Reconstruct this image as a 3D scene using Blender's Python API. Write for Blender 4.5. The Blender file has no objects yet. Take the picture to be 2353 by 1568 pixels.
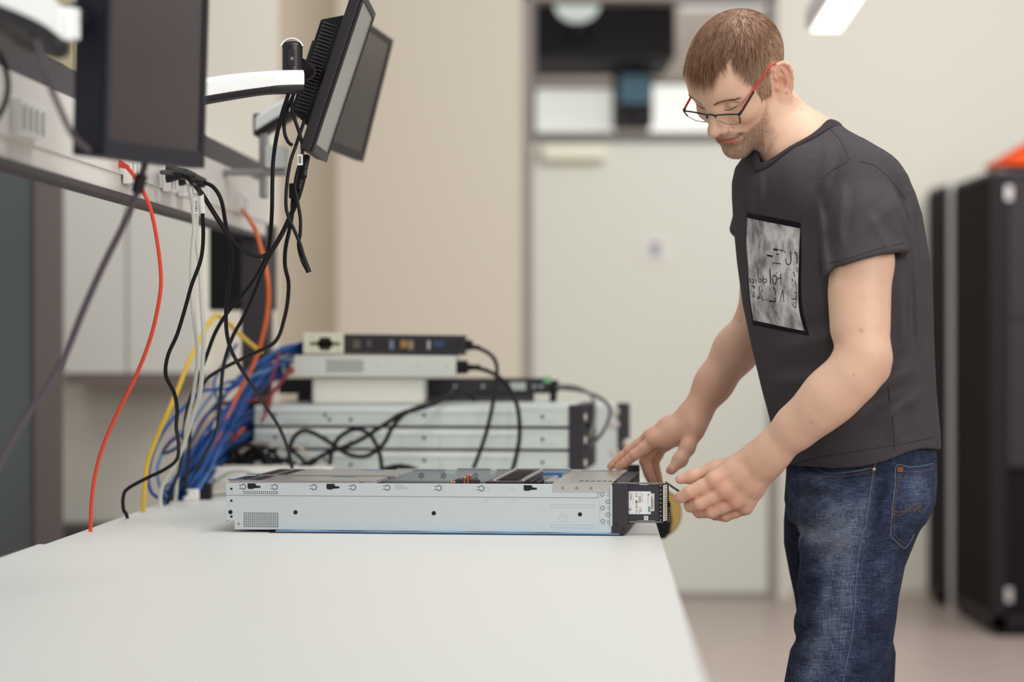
import bpy, bmesh, math, random
import numpy as np
from mathutils import Vector, Matrix, noise as mnoise
from mathutils.bvhtree import BVHTree

scene = bpy.context.scene
COL = scene.collection
random.seed(7)
PI = math.pi

# ------------------------------------------------------------------ camera
CAMZ, FPX, CX, CY = 1.2, 85.0 / 36.0 * 2353.0, 1176.5, 784.0
cam_data = bpy.data.cameras.new('camera')
cam_data.lens = 85.0
cam_data.sensor_width = 36.0
cam_data.sensor_fit = 'HORIZONTAL'
cam_data.clip_start, cam_data.clip_end = 0.05, 60.0
cam_data.dof.use_dof = True
cam_data.dof.focus_distance = 4.40
cam_data.dof.aperture_fstop = 2.0
cam = bpy.data.objects.new('camera', cam_data)
cam.location = (0, 0, CAMZ)
cam.rotation_euler = (PI / 2, 0, 0)
COL.objects.link(cam)
scene.camera = cam

# ------------------------------------------------------------------ world, lights, exposure
world = bpy.data.worlds.new('room_light')
scene.world = world
world.use_nodes = True
bg = world.node_tree.nodes['Background']
bg.inputs[0].default_value = (0.97, 1.0, 0.99, 1)
bg.inputs[1].default_value = 0.43


def area(name, loc, aim, size, size_y, power, color=(1, 1, 1)):
    d = bpy.data.lights.new(name, 'AREA')
    d.shape = 'RECTANGLE'
    d.size, d.size_y, d.energy, d.color = size, size_y, power, color
    o = bpy.data.objects.new(name, d)
    o.location = loc
    o.rotation_euler = (Vector(aim) - Vector(loc)).to_track_quat('-Z', 'Y').to_euler()
    COL.objects.link(o)
    return o


area('window_light', (2.6, 0.6, 2.5), (0.3, 4.6, 1.1), 2.6, 1.9, 92, (1.0, 0.985, 0.95))
area('ceiling_light_bench', (0.6, 4.2, 3.3), (0.4, 4.3, 0), 2.4, 1.2, 36, (1.0, 0.98, 0.95))
area('ceiling_light_left', (-1.6, 6.6, 3.4), (-1.4, 7.4, 0.8), 1.6, 1.6, 11, (1.0, 0.98, 0.95))
area('ceiling_light_back', (2.0, 7.6, 3.3), (1.0, 11.2, 0.2), 3.6, 1.4, 92, (1.0, 0.985, 0.96))

vs = scene.view_settings
scene.display_settings.display_device = 'sRGB'
vs.view_transform = 'Standard'
vs.look = 'None'
vs.exposure = 0.1
vs.gamma = 1.0
vs.use_curve_mapping = False


# ------------------------------------------------------------------ helpers
def W(px, py, Y):
    """photo pixel + depth -> world point"""
    return Vector(((px - CX) * Y / FPX, Y, CAMZ - (py - CY) * Y / FPX))


def srgb(r, g, b):
    def f(c):
        c /= 255.0
        return c / 12.92 if c <= 0.04045 else ((c + 0.055) / 1.055) ** 2.4
    return (f(r), f(g), f(b), 1.0)


MATS = {}


def mat(name, col, rough=0.5, metal=0.0, spec=0.5, emit=None, estr=1.0, noise=None, bump=None, trans=0.0, coat=0.0, sss=0.0):
    """procedural principled material; noise=(scale, amount, colour2), bump=(scale, strength)"""
    if name in MATS:
        return MATS[name]
    m = bpy.data.materials.new(name)
    m.use_nodes = True
    nt = m.node_tree
    b = nt.nodes['Principled BSDF']
    b.inputs['Base Color'].default_value = col
    b.inputs['Roughness'].default_value = rough
    b.inputs['Metallic'].default_value = metal
    b.inputs['Specular IOR Level'].default_value = spec
    b.inputs['Transmission Weight'].default_value = trans
    b.inputs['Coat Weight'].default_value = coat
    if sss:
        b.inputs['Subsurface Weight'].default_value = sss
        b.inputs['Subsurface Radius'].default_value = (0.008, 0.003, 0.0016)
        b.inputs['Subsurface Scale'].default_value = 1.0
    if emit:
        b.inputs['Emission Color'].default_value = emit
        b.inputs['Emission Strength'].default_value = estr
    tc = nt.nodes.new('ShaderNodeTexCoord')
    if noise:
        n = nt.nodes.new('ShaderNodeTexNoise')
        n.inputs['Scale'].default_value = noise[0]
        n.inputs['Detail'].default_value = 6
        nt.links.new(tc.outputs['Object'], n.inputs['Vector'])
        mx = nt.nodes.new('ShaderNodeMix')
        mx.data_type = 'RGBA'
        mx.inputs['A'].default_value = col
        mx.inputs['B'].default_value = noise[2]
        r = nt.nodes.new('ShaderNodeMapRange')
        r.inputs['From Min'].default_value = 0.35
        r.inputs['From Max'].default_value = 0.65
        r.inputs['To Max'].default_value = noise[1]
        nt.links.new(n.outputs['Fac'], r.inputs['Value'])
        nt.links.new(r.outputs['Result'], mx.inputs['Factor'])
        nt.links.new(mx.outputs['Result'], b.inputs['Base Color'])
    if bump:
        n = nt.nodes.new('ShaderNodeTexNoise')
        n.inputs['Scale'].default_value = bump[0]
        n.inputs['Detail'].default_value = 4
        nt.links.new(tc.outputs['Object'], n.inputs['Vector'])
        bp = nt.nodes.new('ShaderNodeBump')
        bp.inputs['Strength'].default_value = bump[1]
        bp.inputs['Distance'].default_value = 0.002
        nt.links.new(n.outputs['Fac'], bp.inputs['Height'])
        nt.links.new(bp.outputs['Normal'], b.inputs['Normal'])
    MATS[name] = m
    return m


MX = {}          # object name -> world matrix (set here, the depsgraph is not needed)


def thing(name, label, cat, loc=(0, 0, 0), rotz=0.0, group=None, rot=None):
    o = bpy.data.objects.new(name, None)
    o.empty_display_size = 0.05
    COL.objects.link(o)
    o.location = loc
    o.rotation_euler = rot if rot else (0, 0, rotz)
    MX[o.name] = Matrix.LocRotScale(Vector(loc), o.rotation_euler, None)
    tag(o, label, cat, group)
    return o


def tag(o, label=None, cat=None, group=None, kind=None):
    if label:
        o['label'] = label
    if cat:
        o['category'] = cat
    if group:
        o['group'] = group
    if kind:
        o['kind'] = kind
    return o


def smooth_path(pts, per=8, closed=False):
    P = [Vector(p) for p in pts]
    n = len(P)
    out = []
    segs = n if closed else n - 1
    for i in range(segs):
        if closed:
            p0, p1, p2, p3 = P[(i - 1) % n], P[i], P[(i + 1) % n], P[(i + 2) % n]
        else:
            p0, p1, p2, p3 = P[max(i - 1, 0)], P[i], P[i + 1], P[min(i + 2, n - 1)]
        for k in range(per):
            t = k / per
            t2, t3 = t * t, t * t * t
            out.append(0.5 * ((2 * p1) + (p2 - p0) * t + (2 * p0 - 5 * p1 + 4 * p2 - p3) * t2 + (3 * p1 - p0 - 3 * p2 + p3) * t3))
    if not closed:
        out.append(P[-1].copy())
    return out


class MB:
    """collects shapes for ONE mesh object"""

    def __init__(self):
        self.v, self.f, self.mi = [], [], []
        self.cur = 0
        self.cuts = []

    def cut(self):
        """a new separate piece starts here (see pieces)"""
        self.cuts.append((len(self.v), len(self.f)))
        return self

    def pieces(self, name, mats, parent=None, **kw):
        """one mesh object per piece, all of the same name"""
        out = []
        ends = self.cuts[1:] + [(len(self.v), len(self.f))]
        for (v0, f0), (v1, f1) in zip(self.cuts, ends):
            if f1 == f0:
                continue
            q = MB()
            q.v = self.v[v0:v1]
            q.f = [tuple(i - v0 for i in f) for f in self.f[f0:f1]]
            q.mi = self.mi[f0:f1]
            out.append(q.build(name, mats, parent, **kw))
        return out

    def slot(self, i):
        self.cur = i
        return self

    def add(self, verts, faces):
        b = len(self.v)
        self.v += [Vector(p) for p in verts]
        self.f += [tuple(b + i for i in f) for f in faces]
        self.mi += [self.cur] * len(faces)
        return self

    def box(self, lo, hi, M=None):
        x0, y0, z0 = lo
        x1, y1, z1 = hi
        vs_ = [Vector(p) for p in ((x0, y0, z0), (x1, y0, z0), (x1, y1, z0), (x0, y1, z0), (x0, y0, z1), (x1, y0, z1), (x1, y1, z1), (x0, y1, z1))]
        if M is not None:
            vs_ = [M @ p for p in vs_]
        return self.add(vs_, [(0, 3, 2, 1), (4, 5, 6, 7), (0, 1, 5, 4), (1, 2, 6, 5), (2, 3, 7, 6), (3, 0, 4, 7)])

    def hexa(self, p8):
        """p8: bottom ring of 4 then top ring of 4"""
        return self.add(p8, [(0, 3, 2, 1), (4, 5, 6, 7), (0, 1, 5, 4), (1, 2, 6, 5), (2, 3, 7, 6), (3, 0, 4, 7)])

    def prism(self, ring, off):
        """closed polygon ring (3D points) extruded by vector off"""
        ring = [Vector(p) for p in ring]
        off = Vector(off)
        n = len(ring)
        fs = [tuple(range(n - 1, -1, -1)), tuple(range(n, 2 * n))]
        fs += [(i, (i + 1) % n, n + (i + 1) % n, n + i) for i in range(n)]
        return self.add(ring + [p + off for p in ring], fs)

    def cyl(self, a, b, r1, r2=None, n=20, caps=True):
        a, b = Vector(a), Vector(b)
        r2 = r1 if r2 is None else r2
        d = (b - a).normalized()
        u = d.orthogonal().normalized()
        w = d.cross(u)
        vs_ = []
        for c, r in ((a, r1), (b, r2)):
            for k in range(n):
                t = 2 * PI * k / n
                vs_.append(c + (u * math.cos(t) + w * math.sin(t)) * r)
        fs = [(k, (k + 1) % n, n + (k + 1) % n, n + k) for k in range(n)]
        if caps:
            fs += [tuple(range(n - 1, -1, -1)), tuple(range(n, 2 * n))]
        return self.add(vs_, fs)

    def ringsolid(self, a, b, ro, ri, n=24):
        """annular disc between a and b"""
        a, b = Vector(a), Vector(b)
        d = (b - a).normalized()
        u = d.orthogonal().normalized()
        w = d.cross(u)
        vs_ = []
        for c, r in ((a, ri), (a, ro), (b, ro), (b, ri)):
            for k in range(n):
                t = 2 * PI * k / n
                vs_.append(c + (u * math.cos(t) + w * math.sin(t)) * r)
        fs = []
        for q in range(4):
            q2 = (q + 1) % 4
            fs += [(q * n + k, q * n + (k + 1) % n, q2 * n + (k + 1) % n, q2 * n + k) for k in range(n)]
        return self.add(vs_, fs)

    def tube(self, pts, r, n=10, closed=False, per=8, smooth=True, flat=None):
        """swept tube; r a number or a function of 0..1; flat = (axis vector, squash)"""
        P = smooth_path(pts, per, closed) if smooth else [Vector(p) for p in pts]
        m = len(P)
        T = []
        for i in range(m):
            if closed:
                t = P[(i + 1) % m] - P[(i - 1) % m]
            else:
                t = P[min(i + 1, m - 1)] - P[max(i - 1, 0)]
            T.append(t.normalized() if t.length > 1e-9 else Vector((0, 0, 1)))
        u = T[0].orthogonal().normalized()
        vs_ = []
        for i in range(m):
            u = (u - T[i] * u.dot(T[i]))
            u = u.normalized() if u.length > 1e-6 else T[i].orthogonal().normalized()
            w = T[i].cross(u)
            rr = r(i / max(1, m - 1)) if callable(r) else r
            for k in range(n):
                a = 2 * PI * k / n
                off = (u * math.cos(a) + w * math.sin(a)) * rr
                if flat is not None:
                    ax, sq = flat
                    off = off + ax * (off.dot(ax) * (sq - 1.0))
                vs_.append(P[i] + off)
        fs = []
        for i in range(m if closed else m - 1):
            j = (i + 1) % m
            fs += [(i * n + k, i * n + (k + 1) % n, j * n + (k + 1) % n, j * n + k) for k in range(n)]
        if not closed:
            fs += [tuple(range(n - 1, -1, -1)), tuple((m - 1) * n + k for k in range(n))]
        return self.add(vs_, fs)

    def ball(self, c, r, n=16, m=10, sc=(1, 1, 1)):
        c = Vector(c)
        vs_ = [c + Vector((0, 0, -r * sc[2]))]
        for j in range(1, m):
            t = -PI / 2 + PI * j / m
            for k in range(n):
                a = 2 * PI * k / n
                vs_.append(c + Vector((r * sc[0] * math.cos(t) * math.cos(a), r * sc[1] * math.cos(t) * math.sin(a), r * sc[2] * math.sin(t))))
        vs_.append(c + Vector((0, 0, r * sc[2])))
        fs = [(0, 1 + (k + 1) % n, 1 + k) for k in range(n)]
        for j in range(m - 2):
            fs += [(1 + j * n + k, 1 + j * n + (k + 1) % n, 1 + (j + 1) * n + (k + 1) % n, 1 + (j + 1) * n + k) for k in range(n)]
        last = len(vs_) - 1
        fs += [(1 + (m - 2) * n + k, 1 + (m - 2) * n + (k + 1) % n, last) for k in range(n)]
        return self.add(vs_, fs)

    def xf(self, M, start=0):
        for i in range(start, len(self.v)):
            self.v[i] = M @ self.v[i]
        return self

    def build(self, name, mats, parent=None, world=True, bevel=0.0, seg=2, loc=None, sharp=32, label=None):
        if not isinstance(mats, (list, tuple)):
            mats = [mats]
        inv = None
        if parent is not None:
            MX_par = MX[parent.name]
            if world:
                inv = MX_par.inverted()
            MXo = MX_par
        else:
            L = Vector(loc) if loc is not None else Vector((0, 0, 0))
            inv = Matrix.Translation(-L)
            MXo = Matrix.Translation(L)
        pts = [tuple(inv @ p) if inv is not None else tuple(p) for p in self.v]
        me = bpy.data.meshes.new(name)
        me.from_pydata(pts, [], self.f)
        me.polygons.foreach_set('material_index', self.mi)
        for m in mats:
            me.materials.append(m)
        bm = bmesh.new()
        bm.from_mesh(me)
        bmesh.ops.recalc_face_normals(bm, faces=bm.faces)
        if bevel > 0:
            ed = [e for e in bm.edges if len(e.link_faces) == 2 and e.calc_face_angle(0) > 0.6]
            bmesh.ops.bevel(bm, geom=ed, offset=bevel, segments=seg, profile=0.5, affect='EDGES', clamp_overlap=True)
        bm.to_mesh(me)
        bm.free()
        me.polygons.foreach_set('use_smooth', [True] * len(me.polygons))
        me.set_sharp_from_angle(angle=math.radians(sharp))
        o = bpy.data.objects.new(name, me)
        COL.objects.link(o)
        if bevel > 0:
            o.modifiers.new('weighted_normals', 'WEIGHTED_NORMAL').keep_sharp = True
        if parent is not None:
            o.parent = parent
        elif loc is not None:
            o.location = loc
        MX[o.name] = MXo
        if label:
            o['label'] = label
        return o


def struct(name, mb, mats, parent=None, **kw):
    o = mb.build(name, mats, parent, **kw)
    if parent is None:
        o['kind'] = 'structure'
    return o
# ------------------------------------------------------------------ materials of the room
M_wall = mat('wall_paint', srgb(226, 222, 210), 0.9, bump=(60, 0.05))
M_wallbeige = mat('wall_paint_beige', srgb(222, 213, 199), 0.9, bump=(60, 0.05))
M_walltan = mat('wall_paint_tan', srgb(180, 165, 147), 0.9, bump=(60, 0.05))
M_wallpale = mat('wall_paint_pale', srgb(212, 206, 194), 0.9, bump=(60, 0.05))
M_floor = mat('floor_vinyl', srgb(182, 165, 158), 0.35, noise=(5, 0.5, srgb(170, 153, 147)))
M_door = mat('door_lacquer', srgb(220, 221, 210), 0.5)
M_frame = mat('door_frame_grey', srgb(150, 140, 134), 0.5)
M_dark = mat('dark_metal', srgb(32, 26, 30), 0.6, spec=0.2)
M_black = mat('black_plastic', srgb(24, 20, 24), 0.45, spec=0.3)
M_blackgloss = mat('black_gloss', srgb(26, 22, 26), 0.22)
M_white = mat('white_plastic', srgb(235, 233, 226), 0.4)
M_table = mat('white_laminate', srgb(231, 230, 226), 0.42, noise=(900, 0.25, srgb(223, 222, 218)))

Yb = 11.28      # back wall
Yl = 8.44       # left wall block, in front of the back wall
xl = (640 - CX) * Yl / FPX

m = MB().box((-6, 0.4, -0.06), (6, 14.5, 0))
struct('floor', m, M_floor)
# back wall with the door opening (left jamb at px 1207, right at 1787, head at the top)
dx0, dx1 = (1205 - CX) * Yb / FPX, (1786 - CX) * Yb / FPX
m = MB()
m.slot(0).box((xl, Yb, 0), (dx0, Yb + 0.15, 3.4))
m.slot(1).box((dx1, Yb, 0), (6, Yb + 0.15, 3.4))
m.slot(1).box((dx0, Yb, 2.83), (dx1, Yb + 0.15, 3.4))
struct('wall_back', m, [M_wallbeige, M_wall])
m = MB()
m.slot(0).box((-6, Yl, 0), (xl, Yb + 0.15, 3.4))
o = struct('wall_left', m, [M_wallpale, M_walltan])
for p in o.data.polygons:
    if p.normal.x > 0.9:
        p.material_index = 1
m = MB().box((xl, Yb - 0.012, 0), (dx0 - 0.08, Yb, 0.07))
m.box((dx1 + 0.06, Yb - 0.012, 0), (6, Yb, 0.05))
struct('baseboard_back', m, mat('baseboard_beige', srgb(200, 190, 178), 0.6))

# ---- door with glazed transom
zt = CAMZ - (322 - CY) * Yb / FPX      # door head
d = thing('door_1', 'wide pale double door with a glazed transom in the back wall', 'door', (0, Yb, 0))
d['kind'] = 'structure'
fw = 0.035
m = MB()
m.box((dx0, Yb - 0.02, 0), (dx0 + fw, Yb + 0.16, 2.83))
m.box((dx1 - fw, Yb - 0.02, 0), (dx1, Yb + 0.16, 2.83))
m.box((dx0, Yb - 0.02, 2.79), (dx1, Yb + 0.16, 2.83))
m.build('door_frame', M_frame, d, bevel=0.003)
m = MB().box((dx0 + fw, Yb - 0.015, zt - 0.0), (dx1 - fw, Yb + 0.1, zt + 0.035))
m.box((dx0 + fw, Yb - 0.01, zt), (dx0 + fw + 0.02, Yb + 0.06, 2.79))
m.build('transom_bar', mat('transom_dark', srgb(92, 84, 84), 0.4), d, bevel=0.002)
m = MB().box((dx0 + fw + 0.002, Yb + 0.02, 0.012), (dx1 - fw - 0.002, Yb + 0.065, zt - 0.004))
m.build('door_leaf', M_door, d, bevel=0.002)
m = MB().box((dx0 + fw, Yb - 0.005, 0.0), (dx1 - fw, Yb + 0.07, 0.026))
m.build('threshold', M_frame, d)
m = MB().box((dx0 + fw, Yb + 0.03, zt + 0.035), (dx1 - fw, Yb + 0.036, 2.79))
gl = mat('clear_glass', (1, 1, 1, 1), 0.0, trans=1.0)
gl.node_tree.nodes['Principled BSDF'].inputs['IOR'].default_value = 1.02
m.build('transom_glass', gl, d)
a, b = W(1247, 332, Yb - 0.05), W(1393, 368, Yb - 0.05)
m = MB().box((a.x, Yb - 0.06, b.z), (b.x, Yb + 0.02, a.z))
m.build('door_closer', mat('closer_cream', srgb(232, 230, 210), 0.4), d, bevel=0.008)
a, b = W(1468, 545, Yb), W(1540, 605, Yb)
m = MB().slot(0).box((a.x, Yb + 0.012, b.z), (b.x, Yb + 0.021, a.z))
c, e = W(1494, 556, Yb), W(1517, 590, Yb)
m.slot(1).box((c.x, Yb + 0.0105, e.z), (e.x, Yb + 0.0121, c.z))
m.build('door_plate', [mat('plate_pale', srgb(226, 222, 214), 0.5), mat('plate_blue', srgb(160, 164, 176), 0.5)], d)

# ---- the room seen through the transom
Yr = 13.2
m = MB().box((-0.6, 14.4, 0), (2.4, 14.5, 3.9))
struct('wall_corridor', m, mat('corridor_paint', srgb(196, 182, 170), 0.9))
a, b = W(1185, 22, 12.4), W(1552, 132, 12.4)
m = MB().box((a.x, 12.4, b.z), (b.x, 13.3, a.z + 0.25))
o = m.build('ventilation_duct', mat('duct_black', srgb(26, 20, 26), 0.7), None, loc=(0.4, 12.8, 2.8), bevel=0.01)
tag(o, 'wide black ventilation duct seen through the glass above the door', 'duct')
a, b = W(1412, 126, 12.9), W(1500, 285, 12.9)
a.z = W(0, 132, 12.4).z
m = MB().box((a.x, 12.9, b.z), (b.x, 13.2, a.z - 0.008))
o = m.build('cable_shaft', mat('shaft_black', srgb(34, 28, 34), 0.6), None, loc=(a.x, 13, b.z))
tag(o, 'narrow black shaft under the duct with a blue patch, behind the door glass', 'shaft')
c, e = W(1424, 172, 12.86), W(1497, 236, 12.86)
m = MB().box((c.x, 12.86, e.z), (e.x, 12.9, c.z)).build('blue_sign', mat('sign_blue', srgb(104, 150, 176), 0.5), o, label='muted blue patch on the shaft')
r = thing('wall_lamp', 'round glass wall lamp glowing above the black duct behind the door glass', 'lamp', tuple(W(1326, 30, 12.0)))
p0 = W(1326, 8, 12.2)
p1 = W(1330, 60, 12.2)
MB().ball(p0, 0.115, 20, 12, (1, 0.7, 0.85)).build('lamp_shade', mat('lamp_glass', srgb(210, 215, 208), 0.15, emit=(0.9, 1, 0.95, 1), estr=0.45), r)
MB().cyl(p1, p1 + Vector((0, 0.25, 0)), 0.05, 0.07).build('lamp_base', M_black, r)
for i, (x0, y0, x1, y1, s, lab) in enumerate(((1214, 205, 1412, 312, 0.62, 'glowing pale ceiling panel at the left behind the door glass'),
                                             (1495, 196, 1790, 312, 1.0, 'bright white ceiling panel at the right behind the door glass'),
                                             (1570, -12, 1786, 16, 0.75, 'thin bright light strip at the top of the door glass'))):
    a, b = W(x0, y0, Yr), W(x1, y1, Yr)
    t = thing('light_panel', lab, 'ceiling light', (a.x, Yr, b.z))
    mm = MB().hexa([(a.x, Yr, b.z), (b.x, Yr, b.z), (b.x, Yr + 0.12, b.z), (a.x, Yr + 0.12, b.z),
                    (a.x, Yr + .0, a.z), (b.x, Yr + .0, a.z), (b.x, Yr + .12, a.z), (a.x, Yr + .12, a.z)])
    mm.build('diffuser', mat('panel_glow%d' % i, srgb(225, 225, 215), 0.6, emit=(1, 1, 0.95, 1), estr=s * 0.75), t)
    MB().box((a.x - .01, Yr + .02, a.z), (b.x + .01, Yr + .13, a.z + .03)).build('panel_frame', M_frame, t)
area('corridor_light', (0.7, 13.7, 3.7), (0.7, 14.3, 2.2), 1.6, 0.3, 7)

# ---- pendant lamp top right, running along the room
t = thing('pendant_lamp', 'white linear ceiling lamp hanging at the top right', 'lamp', (0.97, 7.2, 2.15))
z0 = 2.152
def _lx(px, Y): return (px - CX) * Y / FPX
ya, yb2 = 5.6, 7.5
M_lampw = mat('lamp_housing', srgb(205, 200, 198), 0.4)
xa, xb = _lx(1852, 7.5), _lx(1928, 7.5)
mm = MB()
Mr = Matrix.Translation((0, 7.5, 0)) @ Matrix.Rotation(-0.045, 4, 'Z') @ Matrix.Translation((0, -7.5, 0))
mm.box((xa + 0.012, ya, z0), (xb, yb2, z0 + 0.012), Mr)
mm.build('diffuser', mat('lamp_diffuser', srgb(250, 250, 245), 0.5, emit=(1, 1, 0.97, 1), estr=1.6), t, bevel=0.004)
MB().box((xa - 0.006, ya, z0 + 0.012), (xb - 0.01, yb2, z0 + 0.07), Mr).build('housing', M_lampw, t, bevel=0.004)
for yy in (5.9, 7.2):
    MB().cyl(Mr @ Vector(((xa + xb) / 2, yy, z0 + 0.07)), Mr @ Vector(((xa + xb) / 2, yy, 3.4)), 0.002, n=6).build('suspension_wire', M_frame, t)

# ---- white wall cupboard, left, below and behind the trunking
a, b = W(147, 440, 8.1), W(452, 862, 8.1)
t = thing('wall_cupboard', 'white wall cupboard with two flat doors left behind the cables', 'cupboard', (a.x, 8.2, b.z))
MB().box((a.x, 8.12, b.z), (b.x, 8.44, 1.92)).build('carcass', mat('cupboard_white', srgb(218, 214, 206), 0.5), t, bevel=0.004)
xm = (291 - CX) * 8.1 / FPX
for k, (x0, x1) in enumerate(((a.x, xm - 0.004), (xm + 0.004, b.x))):
    MB().box((x0, 8.1, b.z + 0.005), (x1, 8.12, 1.915)).build('cupboard_door', MATS['cupboard_white'], t, bevel=0.003)
MB().box((a.x, 8.105, b.z - 0.035), (b.x, 8.44, b.z)).build('bottom_rail', mat('rail_brown', srgb(120, 106, 102), 0.6), t)
a, b = W(147, 1212, 8.2), W(255, 1262, 8.2)
o = MB().box((a.x - .6, 8.2, 0.0), (b.x, 8.44, a.z)).build('floor_trunk_box', mat('box_dark', srgb(70, 60, 62), 0.6), None, loc=(a.x, 8.3, 0), bevel=0.006)
tag(o, 'dark low box against the wall behind the left table edge', 'box')

# ---- dark rack far left
Yk = 6.6
xr = (80 - CX) * Yk / FPX
xs = xr - 0.05
t = thing('server_rack', 'dark rack with a smoky glass door at the far left', 'rack', (xr - 0.4, Yk + 0.4, 0))
mm = MB()
mm.box((xs + .042, Yk, 0.0), (xr, Yk + 0.42, 2.0))
mm.box((xr - 0.8, Yk, 0.0), (xr - 0.72, Yk + 0.42, 2.0))
mm.box((xr - 0.8, Yk, 1.94), (xr, Yk + 0.42, 2.0))
mm.box((xr - 0.8, Yk, 0.0), (xr, Yk + 0.42, 0.1))
mm.build('rack_frame', mat('rack_brown', srgb(82, 70, 72), 0.55), t, bevel=0.003)
MB().box((xr - 0.72, Yk + 0.012, 0.1), (xs + .04, Yk + 0.03, 1.94)).build('glass_door', mat('smoky_glass', srgb(96, 101, 103), 0.2, spec=0.5), t, bevel=0.002)

# ---- vertical blinds in the left wall, top left corner
t = thing('vertical_blind', 'beige vertical blind at the top left behind the trunking', 'blind', (-1.7, 8.38, 2.0))
mm = MB()
for k in range(26):
    x = -2.05 + k * 0.032
    mm.box((x, 8.36, 2.03), (x + 0.024, 8.366, 2.6), Matrix.Translation((x, 8.36, 0)) @ Matrix.Rotation(0.5, 4, 'Z') @ Matrix.Translation((-x, -8.36, 0)))
mm.build('slats', mat('blind_beige', srgb(196, 184, 150), 0.7), t)
MB().box((-2.1, 8.34, 2.58), (-1.18, 8.40, 2.62)).build('head_rail', M_white, t)

# ---- racks at the right
def rack(label, x0, x1, Y, top, depth, fit):
    t = thing('server_rack', label, 'rack', ((x0 + x1) / 2, Y + depth / 2, 0))
    z0_ = 0.03
    mm = MB()
    w = 0.055
    for (xa_, ya_) in ((x0, Y), (x1 - w, Y), (x0, Y + depth - w), (x1 - w, Y + depth - w)):
        mm.box((xa_, ya_, z0_), (xa_ + w, ya_ + w, top))
    mm.box((x0, Y, z0_), (x1, Y + depth, z0_ + .06))
    mm.build('rack_frame', M_dark, t, bevel=0.004)
    MB().box((x0 + .004, Y + w, z0_ + .05), (x0 + .02, Y + depth - w, top)).build('side_panel', mat('rack_side', srgb(30, 24, 28), 0.8, spec=0.08), t)
    MB().box((x0, Y, top), (x1, Y + depth, top + .02)).build('top_panel', mat('rack_top', srgb(70, 62, 66), 0.6), t, bevel=0.004)
    zm = CAMZ - (1075 - CY) * Y / FPX
    MB().box((x0 + w + .004, Y + .008, zm), (x1 - w - .004, Y + .03, top - .012)).build('door', mat('rack_door', srgb(60, 54, 57), 0.7, spec=0.12), t, bevel=0.003)
    zl = CAMZ - (730 - CY) * Y / FPX
    MB().box((x0 + w + .004, Y + .004, zl - .004), (x1 - w - .004, Y + .012, zl + .004)).build('door_seam', M_dark, t)
    MB().box((x0 + w + .004, Y + .03, z0_ + .06), (x1 - w - .004, Y + .04, zm)).build('vent_panel', mat('rack_vent', srgb(20, 16, 20), 0.6, spec=0.15), t)
    for zz in (CAMZ - (445 - CY) * Y / FPX, CAMZ - (1368 - CY) * Y / FPX):
        MB().box((x0 + w - .012, Y - .012, zz - .03), (x0 + w + .02, Y + .004, zz + .03)).build('hinge', mat('hinge_metal', srgb(190, 184, 184), 0.35, metal=0.6), t, bevel=0.004)
    for xx in (x0 + .04, x1 - .04):
        for yy in (Y + .05, Y + depth - .05):
            MB().cyl((xx, yy, 0), (xx, yy, z0_ + .002), .02).build('foot', M_black, t)
    return t


Yq = 10.0
x0 = (2262 - CX) * Yq / FPX
tn = rack('black server rack at the right edge with orange coil on its top', x0, x0 + 0.72, Yq - 0.2, 1.2 - (402 - CY) * (Yq - .2) / FPX, 0.9, True)
# its visible left side runs back to px 2205; the second rack stands behind
x1_ = (2150 - CX) * 11.0 / FPX
tn2 = rack('second black rack standing behind, just right of the man', x1_, x1_ + 0.2, 10.85, 1.2 - (438 - CY) * 10.9 / FPX, 0.36, False)
o = MB().box(((2178 - CX) * 10.8 / FPX, 10.75, 0.0), ((2206 - CX) * 10.8 / FPX, 10.80, 1.2 - (418 - CY) * 10.8 / FPX)).build('aluminium_strip', mat('alu_strip', srgb(200, 195, 192), 0.4, metal=0.2), None, loc=(1.96, 10.77, 0), bevel=0.004)
tag(o, 'pale aluminium strip standing between the two black racks', 'profile')
mm = MB()
cc = W(2400, 402, 9.98)
cc.z = 1.2 - (402 - CY) * 9.8 / FPX + 0.02
rr = random.Random(3)
for k in range(30):
    R_ = 0.235 - 0.019 * (k % 10) - 0.02 * (k // 10)
    zoff = 0.012 + 0.016 * (k % 10) * .75 + .006 * (k // 10)
    tilt = Matrix.Translation(cc) @ Matrix.Rotation(0.03, 4, 'Y') @ Matrix.Rotation(rr.uniform(-.05, .05), 4, 'X')
    mm.tube([tilt @ Vector((R_ * math.cos(q * PI / 8), R_ * math.sin(q * PI / 8), zoff)) for q in range(16)], 0.009, 8, closed=True, per=3)
zmin = min(v.z for v in mm.v)
ztop = 1.2 - (402 - CY) * 9.8 / FPX + 0.021
for v in mm.v:
    v.z += ztop - zmin
o = mm.build('cable_coil', mat('orange_cable', srgb(236, 84, 22), 0.45), None, loc=tuple(cc))
tag(o, 'thick coil of bright orange cable lying on the right rack', 'cable coil')
# ------------------------------------------------------------------ the two benches
TZ = 0.8475
SL = 0.045          # benches and trunking run along (SL, 1)
ang = -math.atan(SL)


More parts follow.
